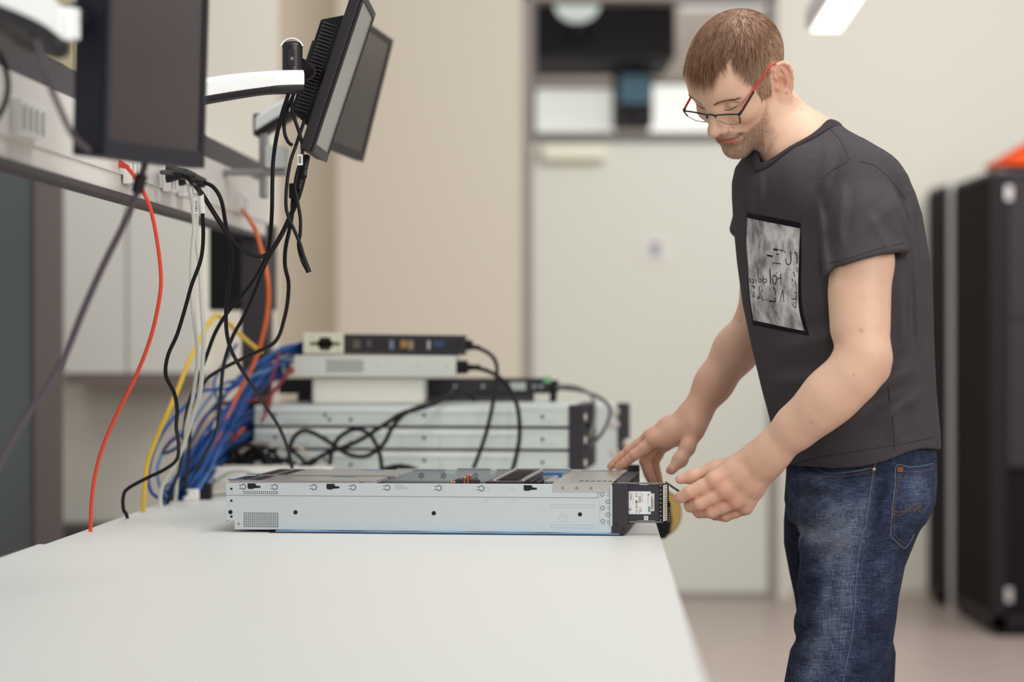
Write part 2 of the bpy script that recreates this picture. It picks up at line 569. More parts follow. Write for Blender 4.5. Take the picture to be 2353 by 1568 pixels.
def bench(label, y0, y1, xl0, xr0, name='workbench'):
    t = thing(name, label, 'workbench', ((xl0 + xr0) / 2, (y0 + y1) / 2, 0))
    sh = SL * (y1 - y0)
    mm = MB()
    ring = [(xl0, y0, TZ - 0.03), (xr0, y0, TZ - 0.03), (xr0 + sh * .8, y1, TZ - 0.03), (xl0 + sh, y1, TZ - 0.03)]
    mm.prism(ring, (0, 0, 0.03))
    mm.build('tabletop', M_table, t, bevel=0.0015)
    legm = mat('bench_leg', srgb(120, 116, 116), 0.4, metal=0.5)
    for (fx, fy) in ((0.06, 0.06), (0.94, 0.06), (0.06, 0.94), (0.94, 0.94)):
        yy = y0 + (y1 - y0) * fy
        s = SL * (yy - y0)
        xx = xl0 + s + (xr0 - xl0) * fx
        MB().box((xx - .025, yy - .025, 0.0), (xx + .025, yy + .025, TZ - 0.03)).build('leg', legm, t, bevel=0.003)
    return t


YJ = FPX * (CAMZ - TZ) / (1251 - CY)          # joint between the two benches
xlJ = (103 - CX) * YJ / FPX
xrJ = (1523 - CX) * YJ / FPX
bench('white workbench top in the foreground', 1.9, YJ - 0.0008, xlJ - SL * (YJ - 1.9) - 0.012, xrJ - .036 * (YJ - 1.9))
bench('white workbench carrying the open server and the stack behind it', YJ + 0.0008, 6.75, xlJ, xrJ)

# ------------------------------------------------------------------ service trunking above the bench back edge
def TX(Y):          # x of the trunking face
    return -0.70 + SL * (Y - 4.3)


M_tr = mat('trunk_white', srgb(228, 222, 216), 0.45)
M_trd = mat('trunk_dark', srgb(66, 58, 62), 0.5)
t = thing('cable_trunking', 'long white service trunking with sockets and dark rails above the bench back', 'trunking', (TX(4.6), 4.6, 1.44))
Mt = Matrix.Translation((TX(2.6), 2.6, 0)) @ Matrix.Rotation(ang, 4, 'Z')
LT = (6.09 - 2.6) / math.cos(ang)
mm = MB()
mm.box((-0.055, 0, 1.465), (0.0, LT, 1.597), Mt)
mm.build('duct_body', M_tr, t, bevel=0.002)
MB().box((0.0, 0, 1.497), (0.004, LT, 1.565), Mt).build('cover_strip', M_tr, t, bevel=0.0015)
MB().box((-0.030, 0, 1.4515), (0.006, LT, 1.4645), Mt).build('bottom_rail', M_trd, t, bevel=0.003)
MB().box((-0.055, 0, 1.598), (-0.012, LT, 1.65), Mt).build('top_rail', M_trd, t, bevel=0.003)
for yy in (0.45, 3.36):
    xo = 0.045
    p = Mt @ Vector((-0.05, yy, 0))
    MB().box((p.x - .033 + xo, p.y - .035, TZ), (p.x + .033 + xo, p.y + .035, 1.4512)).build('post', mat('post_dark', srgb(52, 46, 50), 0.5), t, bevel=0.003)
M_sock = mat('socket_white', srgb(244, 242, 238), 0.35)
M_sockd = mat('socket_slot', srgb(196, 189, 184), 0.5)


def sock(px, py, n=2, w=0.05):
    """socket insert standing proud of the trunking; px on the face"""
    Y = 0.0
    for Y_ in np.linspace(2.7, 6.05, 600):
        if abs((TX(Y_) * FPX / Y_ + CX) - px) < 1.2:
            Y = Y_
            break
    s = (Y - 2.6) / math.cos(ang)
    zc = CAMZ - (py - CY) * Y / FPX
    mm = MB()
    mm.box((0.004, s - w / 2, zc - 0.026), (0.020, s + w / 2, zc + 0.026), Mt)
    o = mm.build('socket', M_sock, t, bevel=0.002)
    for k in range(n):
        ss = s - w / 2 + w * (k + .5) / n
        MB().box((0.020, ss - w / n * .34, zc - 0.018), (0.0212, ss + w / n * .34, zc + 0.014), Mt).build('socket_opening', M_sockd, o)
        MB().box((0.020, ss - w / n * .08, zc - 0.022), (0.024, ss + w / n * .08, zc + 0.018), Mt).build('shutter', M_sock, o, bevel=0.001)
    return Y, zc


sock(48, 275, 4, 0.15)
for px, py in ((287, 392), (378, 412), (412, 424), (452, 446)):
    sock(px, py, 2, 0.075)
sock(547, 468, 2, 0.09)

o = MB().box((-0.775, 6.18, 1.279), (-0.612, 6.30, 1.50)).build('equipment_box', M_black, None, loc=(-0.69, 6.24, 1.279), bevel=0.006)
tag(o, 'black box mounted behind the dark post under the far end of the trunking', 'box')
tp = thing('box_stand', 'dark stand post carrying the black box behind the trunking', 'stand', (-0.65, 6.24, TZ))
MB().box((-0.69, 6.21, TZ + .012), (-0.62, 6.27, 1.279)).build('post', M_dark, tp, bevel=0.003)
MB().box((-0.70, 6.17, TZ), (-0.58, 6.31, TZ + .012)).build('base_plate', M_dark, tp, bevel=0.003)


# ------------------------------------------------------------------ monitors
def monitor(label, NB, FB, NT, FT, thick, bez, screen_mat, bez_mat, bump_depth=0.05):
    """screen corners near/far bottom/top (world), facing +x; returns root and frame"""
    NB, FB, NT, FT = map(Vector, (NB, FB, NT, FT))
    c = (NB + FB + NT + FT) / 4
    e1 = ((FB - NB) + (FT - NT)).normalized()          # along width, away from camera
    up = ((NT - NB) + (FT - FB)).normalized()
    up = (up - e1 * up.dot(e1)).normalized()
    nrm = up.cross(e1).normalized()                    # towards the viewer of the screen
    if nrm.x < 0:
        nrm = -nrm
    w = ((FB - NB).length + (FT - NT).length) / 2
    h = ((NT - NB).length + (FT - FB).length) / 2
    R = Matrix((e1, up, nrm)).transposed().to_4x4()
    M = Matrix.Translation(c) @ R
    t = thing('monitor', label, 'monitor', tuple(c))
    MB().box((-w / 2, -h / 2, -thick), (w / 2, h / 2, -0.0015), M).build('housing', bez_mat, t, bevel=0.003)
    mm = MB()
    for lo, hi in (((-w / 2, -h / 2), (-w / 2 + bez, h / 2)), ((w / 2 - bez, -h / 2), (w / 2, h / 2)), ((-w / 2 + bez, -h / 2), (w / 2 - bez, -h / 2 + bez * 1.5)), ((-w / 2 + bez, h / 2 - bez), (w / 2 - bez, h / 2))):
        mm.box((lo[0], lo[1], -0.001), (hi[0], hi[1], 0.004), M)
    mm.build('bezel', bez_mat, t, bevel=0.001)
    MB().box((-w / 2 + bez, -h / 2 + bez, -0.0012), (w / 2 - bez, h / 2 - bez, 0.0012), M).build('screen', screen_mat, t)
    # tapered rear bulge with vent ribs
    a, b = w * .36, h * .36
    p8 = [M @ Vector(q) for q in ((-a, -b, -thick), (a, -b, -thick), (a, b, -thick), (-a, b, -thick),
                                  (-a * .82, -b * .8, -thick - bump_depth), (a * .82, -b * .8, -thick - bump_depth), (a * .82, b * .8, -thick - bump_depth), (-a * .82, b * .8, -thick - bump_depth))]
    bk = MB().hexa(p8).build('back_shell', M_black, t, bevel=0.003)
    mm = MB()
    for k in range(26):
        y = -b * .76 + b * 1.52 * k / 25
        f = 0.9
        mm.box((-a * .93 - .003, y - .0016, -thick - bump_depth * .85), (-a * .93 + .004, y + .0016, -thick - bump_depth * .12), M)
    mm.build('vent_ribs', mat('vent_grey', srgb(58, 52, 56), 0.5), bk)
    return t, M, w, h


M_scr = mat('screen_off', srgb(56, 45, 48), 0.28, spec=0.5)
M_scr2 = mat('screen_grey', srgb(128, 122, 122), 0.24, spec=0.7)
M_bez = mat('bezel_black', srgb(42, 37, 41), 0.45, spec=0.35)
M_bezn = mat('bezel_navy', srgb(30, 29, 40), 0.42, spec=0.35)
mA, MA, wA, hA = monitor('nearer of two black monitors tilted forward on white arms',
                         W(712, 356, 4.45), W(748, 366, 4.76), W(838, -22, 4.45), W(858, 36, 4.76), 0.022, 0.012, M_scr2, M_bez, 0.045)
mB, MB_, wB, hB = monitor('black flat monitor tilted forward right behind the nearer one',
                          W(752, 341, 5.15), W(832, 372, 5.5), W(832, 42, 5.15), W(900, 92, 5.5), 0.02, 0.013, M_scr, M_bez, 0.04)
mC, MC, wC, hC = monitor('large dark monitor in the left foreground, upright and out of focus',
                         W(232, 352, 3.30), W(460, 392, 3.64), W(250, -190, 3.30), W(484, -120, 3.64), 0.045, 0.016, M_scr, M_bezn, 0.03)

# ------------------------------------------------------------------ monitor arms
M_armw = mat('arm_white', srgb(240, 240, 238), 0.3, coat=0.3)
M_armb = mat('arm_black', srgb(34, 29, 33), 0.38)
M_armg = mat('arm_grey', srgb(160, 158, 158), 0.3, metal=0.7)


def arm_beam(pts, hgt, wid, t):
    """white beam with black underside; pts along the top centre; hgt list of heights"""
    P = smooth_path(pts, 6)
    n = len(P)
    up, lo = MB(), MB()
    H = [np.interp(i / (n - 1), np.linspace(0, 1, len(hgt)), hgt) for i in range(n)]
    rings_u, rings_l = [], []
    for i in range(n):
        d = (P[min(i + 1, n - 1)] - P[max(i - 1, 0)])
        d.z = 0
        d.normalize()
        s = Vector((-d.y, d.x, 0)) * wid / 2
        z = Vector((0, 0, 1))
        k = 0.68
        rings_u.append([P[i] - s * .7, P[i] + s * .7, P[i] + s - z * .008, P[i] + s - z * H[i] * k, P[i] - s - z * H[i] * k, P[i] - s - z * .008])
        rings_l.append([P[i] - s * .98 - z * H[i] * k, P[i] + s * .98 - z * H[i] * k, P[i] + s * .9 - z * H[i] * .9, P[i] + s * .5 - z * H[i], P[i] - s * .5 - z * H[i], P[i] - s * .9 - z * H[i] * .9])
    for rings, mb_ in ((rings_u, up), (rings_l, lo)):
        vs_ = [p for r in rings for p in r]
        fs = [tuple(range(5, -1, -1)), tuple((n - 1) * 6 + k for k in range(6))]
        for i in range(n - 1):
            fs += [(i * 6 + k, i * 6 + (k + 1) % 6, (i + 1) * 6 + (k + 1) % 6, (i + 1) * 6 + k) for k in range(6)]
        mb_.add(vs_, fs)
    up.build('arm_beam', M_armw, t, bevel=0.002)
    lo.build('arm_underside', M_armb, t, bevel=0.002)


# arm of the nearer monitor of the pair
t = thing('monitor_mount', 'glossy white monitor arm with black underside reaching to the nearer tilted monitor', 'monitor arm', (-0.72, 4.22, 1.65))
base = W(230, 225, 4.22)
base.x = -0.735
arm_beam([base, W(380, 193, 4.26), W(520, 172, 4.34), W(620, 164, 4.4), W(694, 163, 4.42)], [0.055, 0.05, 0.047, 0.042, 0.041], 0.05, t)
MB().cyl((base.x, base.y, 1.651), (base.x, base.y, base.z - .02), 0.025).build('base_post', M_armg, t, bevel=0.001)
j0, j1 = W(672, 164, 4.42), W(676, 96, 4.42)
mm = MB()
mm.cyl(j0, j0 + Vector((0, 0, 0.046)), 0.0185)
mm.ball(j0 + Vector((0.0, 0, 0.046)), 0.0185, 20, 10, (1, 1, .5))
mm.build('joint_housing', M_armb, t)
mm = MB()
for k in range(15):
    a_ = -1.25 + 2.5 * k / 14
    a2 = -1.25 + 2.5 * (k + 1) / 14
    if k < 14:
        c0 = j0 + Vector((0, 0, 0.038))
        def q(a_, r): return c0 + Vector((math.sin(a_) * r, 0, math.cos(a_) * r))
        mm.prism([q(a_, .0195), q(a2, .0195), q(a2, .0225), q(a_, .0225)], (0, -0.012, 0))
mm.build('joint_cap', M_armw, t)
p = j0 + Vector((0.0, -0.019, 0.022))
jl = MB().box((p.x - .007, p.y - .001, p.z - .014), (p.x + .007, p.y + .004, p.z + .016)).build('cover_plate', mat('plate_black', srgb(44, 38, 42), .35), t, bevel=0.002)
MB().cyl(p + Vector((0.001, -.0025, -.001)), p + Vector((0.001, 0, -.001)), .0032).build('screw', M_armg, jl)
back = MA @ Vector((0, 0, -0.022 - 0.046))
elbow = W(706, 165, 4.46)
mm = MB()
mm.cyl(W(690, 150, 4.43), elbow, 0.014)
mm.cyl(elbow, back, 0.016)
mm.box((-.05, -.05, -.0745), (.05, .05, -.068), MA)
mm.build('tilt_bracket', M_armb, t, bevel=0.0005)

# arm of the farther monitor
Y2 = 5.45
t = thing('monitor_mount', 'white and black folding monitor arm on steel bracket at trunking far end', 'monitor arm', tuple(W(607, 372, Y2)))
a, b = W(597, 290, Y2), W(616, 455, Y2)
x_face = TX(Y2)
MB().box((a.x, Y2 - .02, b.z), (b.x, Y2 + .02, a.z)).build('column', M_armg, t, bevel=0.003)
a, b = W(600, 338, Y2), W(660, 403, Y2)
MB().box((a.x - .08, Y2 - .03, b.z), (b.x, Y2 + .035, b.z + .012)).build('bracket', M_armg, t, bevel=0.003)
MB().box((a.x + .012, Y2 - .045, b.z + .013), (b.x, Y2 + .035, a.z)).build('clamp_block', mat('clamp_white', srgb(206, 208, 204), .4), t, bevel=0.006)
a, b = W(585, 268, Y2), W(603, 308, Y2)
MB().cyl(W(600, 312, Y2), W(600, 262, Y2), 0.018).build('lower_joint', M_armb, t, bevel=0.002)
p0, p1 = W(598, 268, Y2), W(712, 206, Y2 - .05)
arm_beam([p0, (p0 + p1) / 2 + Vector((0, 0, .004)), p1], [0.05, 0.05, 0.045], 0.05, t)
back = MB_ @ Vector((0, 0, -0.02 - 0.042))
mm = MB()
mm.cyl(p1 + Vector((0, 0, -.045)), p1 + Vector((0, 0, .02)), 0.02)
mm.cyl(p1 + Vector((0, 0, -.01)), back, 0.018)
mm.box((-.05, -.05, -.0675), (.05, .05, -.0605), MB_)
mm.build('tilt_bracket', M_armb, t, bevel=0.0005)

# arm of the foreground monitor
Y3 = 3.32
t = thing('monitor_mount', 'blurred white monitor arm with black underside in the top left corner', 'monitor arm', tuple(W(-60, -20, Y3)))
bx = Vector((-0.80, 3.0, 1.72))
pe = MC @ Vector((0, 0.02, -0.045 - 0.03))
arm_beam([bx, W(-20, -70, 3.12), W(90, -10, 3.2), W(150, 30, 3.22)], [0.07, 0.075, 0.075, 0.06], 0.06, t)
MB().cyl((bx.x, bx.y, 1.651), (bx.x, bx.y, bx.z), .025).build('base_post', M_armg, t)
mm = MB()
q0 = W(150, 50, 3.25)
mm.cyl(W(150, 92, 3.25), W(150, 20, 3.25), 0.02)
mm.build('joint_housing', M_armw, t, bevel=0.002)
mm = MB()
mm.cyl(q0, MC @ Vector((-.03, 0.06, -0.076)), 0.02)
mm.box((-.09, -.02, -.083), (.05, .12, -.076), MC)
mm.build('tilt_bracket', M_armb, t, bevel=0.001)
# ------------------------------------------------------------------ the open 2U server in the middle
SY, SZ = 4.46, TZ + 0.0042
SO = Vector(((519 - CX) * SY / FPX, SY, SZ))
S_ANG = -math.atan(0.109)
SLEN, SH, SD = 0.716, 0.0895, 0.446
UPX = SLEN / 893.0           # metres per photo pixel along the side


def U(px): return (px - 519) * UPX
def V(py): return (1221 - py) * 0.000795


M_zinc = mat('zinc_steel', srgb(214, 220, 222), 0.42, metal=0.55, noise=(40, 0.25, srgb(204, 212, 216)), bump=(1500, 0.03))
M_zincd = mat('zinc_steel_inner', srgb(176, 184, 190), 0.45, metal=0.5)
M_hole = mat('hole_dark', srgb(22, 19, 22), 0.8)
M_line = mat('seam_grey', srgb(128, 134, 140), 0.6)
M_emb = mat('emboss_zinc', srgb(196, 203, 207), 0.4, metal=0.55)
M_bezel = mat('bezel_grey', srgb(46, 43, 48), 0.5)
M_copper = mat('copper', srgb(214, 142, 104), 0.28, metal=0.9)
M_pcb = mat('pcb', srgb(40, 62, 52), 0.6)
M_bluep = mat('blue_plastic', srgb(48, 110, 172), 0.4)
M_brown = mat('baffle_brown', srgb(66, 52, 54), 0.4)

sv = thing('rack_server', 'open silver rack server on the workbench, its top cover off', 'server', tuple(SO), S_ANG)


def disc(mm, u, v, r, y=-0.0004, n=14, depth=0.0008):
    mm.cyl((u, y, v), (u, y + depth, v), r, n=n)


def sq(mm, u, v, s, y=-0.0003):
    mm.box((u - s, y, v - s), (u + s, y + 0.0006, v + s))


# near side panel with its notch at the rear bottom corner
mm = MB()
u1 = U(1408)
mm.prism([(U(539), 0, V(1220)), (u1, 0, V(1221)), (u1, 0, SH - .001), (U(519), 0, SH - .003), (U(519), 0, V(1199)), (U(539), 0, V(1199))], (0, 0.0016, 0))
mm.box((0.0, 0.0016, 0.0), (0.0, 0.0016, 0.0))
side = mm.build('side_panel', M_zinc, sv, world=False, bevel=0.0005, seg=1)
mm = MB()
for px, py in ((532, 1126), (532, 1153.5), (532, 1190.5)):
    mm.cut()
    sq(mm, U(px), V(py), 0.0020)
for px, py, r in ((529.7, 1180, 5), (681.7, 1179.4, 5), (1002, 1179, 5), (1336, 1179, 4.8), (549, 1207, 1.6)):
    mm.cut()
    disc(mm, U(px), V(py), r * UPX)
mm.pieces('mounting_hole', M_hole, side, world=False)
mm = MB()
mm.cut()
for i in range(18):
    for py in (1132.4, 1136.4):
        sq(mm, U(561.8 + i * 4.55), V(py), 0.00085)
mm.cut()
for i in range(18):
    for j in range(9):
        sq(mm, U(562.2 + i * 4.6), V(1181.7 + j * 3.93), 0.0009)
mm.pieces('vent_grille', M_hole, side, world=False)
# fold line, stepped flange and embossed details
mm = MB()
mm.box((U(519), -0.0004, V(1141) - .0006), (U(1376), 0.0004, V(1141) + .0004))
mm.box((U(1376), -0.0004, V(1141) - .0006), (U(1377.2), 0.0004, V(1130)))
mm.box((U(1376), -0.0004, V(1130)), (U(1406), 0.0004, V(1130) + .0007))
mm.build('fold_line', M_line, side, world=False)
mm = MB()
for px in (560, 634, 725, 816, 895, 1014, 1111.5):
    u, v = U(px), V(1121)
    mm.cut()
    mm.slot(0).cyl((u, -0.0022, v), (u, 0.0, v), 0.0035, n=16)
    mm.slot(1)
    for k in range(10):
        a0, a1 = -2.5 + 5.0 * k / 10, -2.5 + 5.0 * (k + 1) / 10
        def q(a, r): return (u + math.cos(a) * r, -0.0005, v + math.sin(a) * r)
        mm.prism([q(a0, .0042), q(a1, .0042), q(a1, .0052), q(a0, .0052)], (0, .0008, 0))
    for s_ in (-1, 1):
        mm.box((u - .0085, -.0005, v + s_ * .0026 - .0004), (u - .0040, .0003, v + s_ * .0026 + .0004))
    mm.slot(0).ball((u - .0115, -0.0002, v), 0.0026, 10, 6, (1, .35, .6))
mm.pieces('keyhole_stud', [M_zinc, M_hole], side, world=False)
mm = MB()
for px, dark in ((570, 1), (754, 1), (913, 0), (1208, 1)):
    mm.cut().slot(0 if dark else 1)
    pts = [(px, 1113), (px + 18, 1113), (px + 20, 1118), (px + 30, 1119), (px + 30, 1123), (px + 16, 1124), (px + 12, 1126), (px + 3, 1126), (px, 1124)]
    mm.prism([(U(a_), -0.0004, V(b_)) for a_, b_ in pts], (0, .0007, 0))
mm.pieces('hook_slot', [M_hole, M_emb], side, world=False)
mm = MB()
for y0, y1 in ((1157, 1163.5), (1203, 1209.5)):
    va, vb = V(y1), V(y0)
    ua, ub = U(1271), U(1369)
    r = (vb - va) / 2
    ring = []
    for k in range(9):
        a = PI / 2 + PI * k / 8
        ring.append((ua + r + math.cos(a) * r, 0, (va + vb) / 2 + math.sin(a) * r))
    for k in range(9):
        a = -PI / 2 + PI * k / 8
        ring.append((ub - r + math.cos(a) * r, 0, (va + vb) / 2 + math.sin(a) * r))
    mm.cut().tube([Vector(p) for p in ring], 0.0007, 6, closed=True, smooth=False)
for (px, py, r) in ((1299, 1187, 9.5), (1125, 1122, 4), (1182, 1122, 4), (1121, 1149, 4), (1187, 1149, 4), (549, 1207, 3.8)):
    mm.cut().tube([Vector((U(px) + math.cos(q * PI / 10) * r * UPX, -.0001, V(py) + math.sin(q * PI / 10) * r * UPX)) for q in range(20)], 0.00045, 6, closed=True, smooth=False)
mm.cut()
disc(mm, U(1299), V(1187), .0014)
mm.pieces('embossing', M_emb, side, world=False)
# riveted corner plate
mm = MB()
mm.prism([(U(1380), -0.0008, V(1201)), (U(1406), -0.0008, V(1201)), (U(1406), -.0008, V(1126)), (U(1381), -.0008, V(1126))], (0, .0008, 0))
cp = mm.build('corner_plate', M_zinc, sv, world=False, bevel=0.0003, seg=1)
mm = MB()
for px, py in ((1387, 1133), (1399.5, 1149.5), (1387.5, 1164), (1400, 1179), (1388, 1194)):
    u, v = U(px), V(py)
    mm.cut().ringsolid((u, -0.0014, v), (u, -0.0006, v), .0042, .0026, 18)
for px, py in ((1400, 1134), (1401, 1164.5), (1400, 1195)):
    mm.cut().ringsolid((U(px), -0.0011, V(py)), (U(px), -0.0006, V(py)), .0024, .0016, 14)
mm.pieces('rivet', mat('rivet_grey', srgb(150, 156, 160), .35, metal=.7), cp, world=False)

# chassis: base, far wall, rear wall, inner near wall
mm = MB()
mm.box((U(539), 0.002, 0.001), (SLEN, SD, 0.003))
mm.build('chassis_base', M_zincd, sv, world=False)
mm = MB()
mm.box((0.012, SD - 0.0016, 0.003), (SLEN, SD, SH - .004))
far = mm.build('far_side_panel', M_zincd, sv, world=False)
mm = MB()
top = SH + 0.004
x = 0.055
rr = random.Random(5)
for (xa, xb, dz) in ((0.012, .10, .0005), (.10, .118, -.004), (.118, .205, .001), (.205, .25, -.003), (.25, .35, .0015), (.35, .372, -.006), (.372, .44, .0035), (.44, .452, -.007), (.452, .478, .0025), (.478, .486, -.007), (.486, .53, .004), (.53, .60, .004), (.60, .66, .0015)):
    mm.box((xa, SD - .0045, SH - .024), (xb, SD - .0016, SH + dz))
    if dz > 0:
        mm.box((xa, SD - .010, SH + dz - .0012), (xb, SD, SH + dz))
mm.build('side_rail', M_zinc, sv, world=False, bevel=0.0004, seg=1)
mm = MB()
for xx in (0.075, 0.145, 0.30, 0.345, 0.41):
    mm.cut().ringsolid((xx, SD - .007, SH - .011), (xx, SD - .0045, SH - .011), .0050, .0028, 16)
mm.pieces('rail_stud', MATS['rivet_grey'], far, world=False)
mm = MB().box((0.0, 0.002, 0.016), (0.0015, SD, SH - 0.004))
mm.build('rear_panel', M_zincd, sv, world=False)
mm = MB().box((0.03, 0.012, 0.006), (0.50, SD - .012, 0.008))
bd = mm.build('motherboard', M_pcb, sv, world=False)

# two riser cages over the rear, seen edge-on
M_plate = mat('riser_steel', srgb(196, 192, 190), 0.25, metal=0.85)
for (y0, y1, x1, dz) in ((0.004, 0.150, 0.278, 0.0), (0.165, 0.375, 0.292, .001)):
    z = SH + 0.0005 + dz
    mm = MB()
    mm.box((0.004 + y0 * .1, y0, z), (x1, y1, z + 0.0016))
    mm.box((0.004 + y0 * .1, y0, z - .006), (x1 - .02, y0 + .0015, z))
    mm.prism([(x1 - .03, y0, z), (x1, y0, z), (x1 + .001, y0, z - .004), (x1 - .03, y0, z - .008)], (0, y1 - y0, 0))
    o = mm.build('riser_cage', M_plate, sv, world=False, bevel=.0006, seg=1)
    mm = MB()
    for k in range(5):
        for (xa, xb) in ((.012, .034), (.042, .062)):
            yy = y0 + .012 + k * (y1 - y0 - .02) / 5
            mm.box((xa + y0 * .1, yy, z + .0014), (xb + y0 * .1, yy + (y1 - y0) / 8, z + .0022))
    mm.build('bracket_slot', M_hole, o, world=False)
    mm = MB()
    mm.cut().box((0.0015, y0 + .002, z + .0018), (0.03, y0 + .012, z + .003))
    mm.cut().box((x1 - .10, y1 - .03, z + .0014), (x1 - .055, y1 - .02, z + .0022))
    mm.pieces('blue_tab', M_bluep, o, world=False)
mm = MB()
for k in range(6):
    mm.cut().box((.215 + k * .011, .10 + .006 * (k % 2), SH - .016), (.222 + k * .011, .115, SH - .003 - .002 * (k % 3)))
mm.pieces('card_component', mat('component_grey', srgb(120, 116, 110), .5, metal=.3), sv, world=False)

# copper heat sink, memory air baffle, blue latches
mm = MB()
for k in range(7):
    mm.box((U(1030) + .001, .10 + k * .010, .06), (U(1092) - .002 * k, .1045 + k * .010, SH - .001))
hs = mm.build('heat_sink', mat('sink_dark', srgb(86, 78, 80), .35, metal=.6), sv, world=False)
mm = MB()
for (px, yy, h) in ((1056, .10, .004), (1064, .10, .0085), (1070, .105, .0075), (1040, .012, .001), (1047, .012, .0012)):
    mm.cut().cyl((U(px), yy, .07), (U(px), yy, SH + h - .001), .0026, n=14)
    mm.ball((U(px), yy, SH + h - .001), .0026, 14, 8)
mm.pieces('heat_pipe', M_copper, hs, world=False)
mm = MB()
b0, b1 = U(1118), U(1205)
mm.hexa([(b0, .02, .02), (b1, .02, .02), (b1 + .004, .39, .02), (b0 + .01, .39, .02), (b0, .02, SH + .002), (b1, .02, SH + .002), (b1 - .0, .39, SH + .004), (b0 + .01, .39, SH + .004)])
bf = mm.build('air_baffle', M_brown, sv, world=False, bevel=.001, seg=1)
mm = MB()
for k in range(9):
    y = .045 + k * .037
    mm.cut().box((b0 + .022, y, SH + .0015), (b1 - .012, y + .010, SH + .0048))
mm.pieces('baffle_rib', mat('rib_dark', srgb(38, 28, 32), .5), bf, world=False)
mm = MB()
mm.box((b0 + .014, .02, SH + .002), (b0 + .018, .385, SH + .0056))
mm.box((b1 - .002, .02, SH + .002), (b1 + .001, .385, SH + .0058))
mm.build('baffle_edge', mat('edge_pale', srgb(200, 196, 190), .35, metal=.3), bf, world=False)
mm = MB()
for k in range(4):
    mm.cut().box((b1 + .006 + k * .007, .06, .02), (b1 + .010 + k * .007, .16, SH - .002 - .006 * (k % 2)))
mm.pieces('memory_module', M_black, sv, world=False)
mm = MB().box((b1 + .006, .33, SH - .004), (b1 + .042, .338, SH + .001))
mm.box((b1 + .036, .328, SH - .010), (b1 + .043, .340, SH + .001))
mm.build('latch', M_bluep, sv, world=False, bevel=.001, label='blue latch')
mm = MB().box((U(1232), .2, SH - .012), (U(1275), .42, SH - .008)).build('fan_guard', M_zincd, sv, world=False)

# drive cage cover at the front
c0, c1 = U(1274), U(1409)
mm = MB()
mm.box((c0, 0.0, SH - .001), (c1, SD, SH + .0012))
mm.prism([(c0, -0.0012, V(1129)), (c1, -.0012, V(1129)), (c1, -.0012, SH + .001), (c0, -.0012, SH + .001)], (0, .0012, 0))
cv = mm.build('drive_cage_cover', mat('cover_steel', srgb(206, 200, 196), .26, metal=.75), sv, world=False, bevel=.0008, seg=2)
mm = MB()
for px in (1297, 1329, 1361):
    mm.cut()
    disc(mm, U(px), V(1119), .0028, -.0022, 14, .0012)
mm.pieces('screw', MATS['rivet_grey'], cv, world=False)
mm = MB().cut()
for k in range(16):
    for j in range(3):
        mm.box((c0 + .02 + k * .0052, SD - .05 + j * .008, SH + .0012), (c0 + .0232 + k * .0052, SD - .0455 + j * .008, SH + .0016))
mm.cut()
for k in range(7):
    mm.box((c0 + .045 + k * .0105, .05, SH + .0012), (c0 + .052 + k * .0105, .062, SH + .0016))
mm.pieces('cover_vent', M_hole, cv, world=False)

# bezel: near ear, front frame, far ear
e0, e1 = U(1409), U(1445)
mm = MB()
mm.prism([(e0, -0.004, V(1228)), (e1 - .008, -.004, V(1226)), (e1, -.004, V(1217)), (e1, -.004, V(1107)), (e0, -.004, V(1108))], (0, 0.016, 0))
ear = mm.build('front_ear', M_bezel, sv, world=False, bevel=.0012)
mm = MB()
disc(mm, U(1419), V(1201), .0018, -.0046)
mm.ringsolid((U(1434), -.0046, V(1211)), (U(1434), -.0038, V(1211)), .0026, .0015, 14)
mm.build('ear_screw', M_hole, ear, world=False)
mm = MB().box((e0 - .003, -.0048, V(1205)), (e0 + .0005, -.003, V(1112))).build('ear_edge', M_zinc, ear, world=False, bevel=.0004)
mm = MB()
f0, f1 = e0, e1 - .004
mm.box((f0, .012, SH - .006), (f1, SD - .004, SH - .001))
mm.box((f0, .012, .002), (f1, SD - .004, .008))
mm.box((f0, .012, .002), (f0 + .004, SD - .004, SH - .002))
mm.box((f0, .030, .002), (f1, .034, SH - .002))
mm.build('front_frame', M_bezel, sv, world=False, bevel=.0008, seg=1)
mm = MB().box((e0 + .002, SD - .014, .0), (e1 - .004, SD + .006, SH + .012)).build('front_ear', M_bezel, sv, world=False, bevel=.003, seg=3)
for k in range(1, 8):
    yy = .034 + k * .048
    o = MB().box((f1 - .012, yy, .009), (f1 + .002, yy + .044, SH - .007)).build('drive_blank', M_black, sv, world=False, bevel=.001, seg=1)

# ------------------------------------------------------------------ pulled-out drive carrier (held by the left hand)
MS = MX[sv.name]
dr = thing('drive_carrier', 'black solid-state drive in its carrier, half pulled out of the server front', 'drive', tuple(MS @ Vector((U(1490), .02, .01))), S_ANG)


def L(u, y, v): return MS @ Vector((u, y, v))


d0, d1 = U(1420), U(1516)
zb, zt_ = V(1196), V(1108)
mm = MB().box((d0, .0065, zb + .003), (d1, .0135, zt_ - .003), MS)
dbody = mm.build('drive_body', mat('drive_grey', srgb(50, 48, 54), .45), dr, bevel=.0012)
mm = MB()
mm.cut().box((d0, .004, zb - .001), (d1 + .006, .022, zb + .0012), MS)
mm.cut().box((d0, .004, zt_ - .0012), (d1 + .006, .022, zt_ + .001), MS)
mm.pieces('carrier_rail', mat('carrier_steel', srgb(120, 120, 124), .35, metal=.7), dr, bevel=.0003, seg=1)
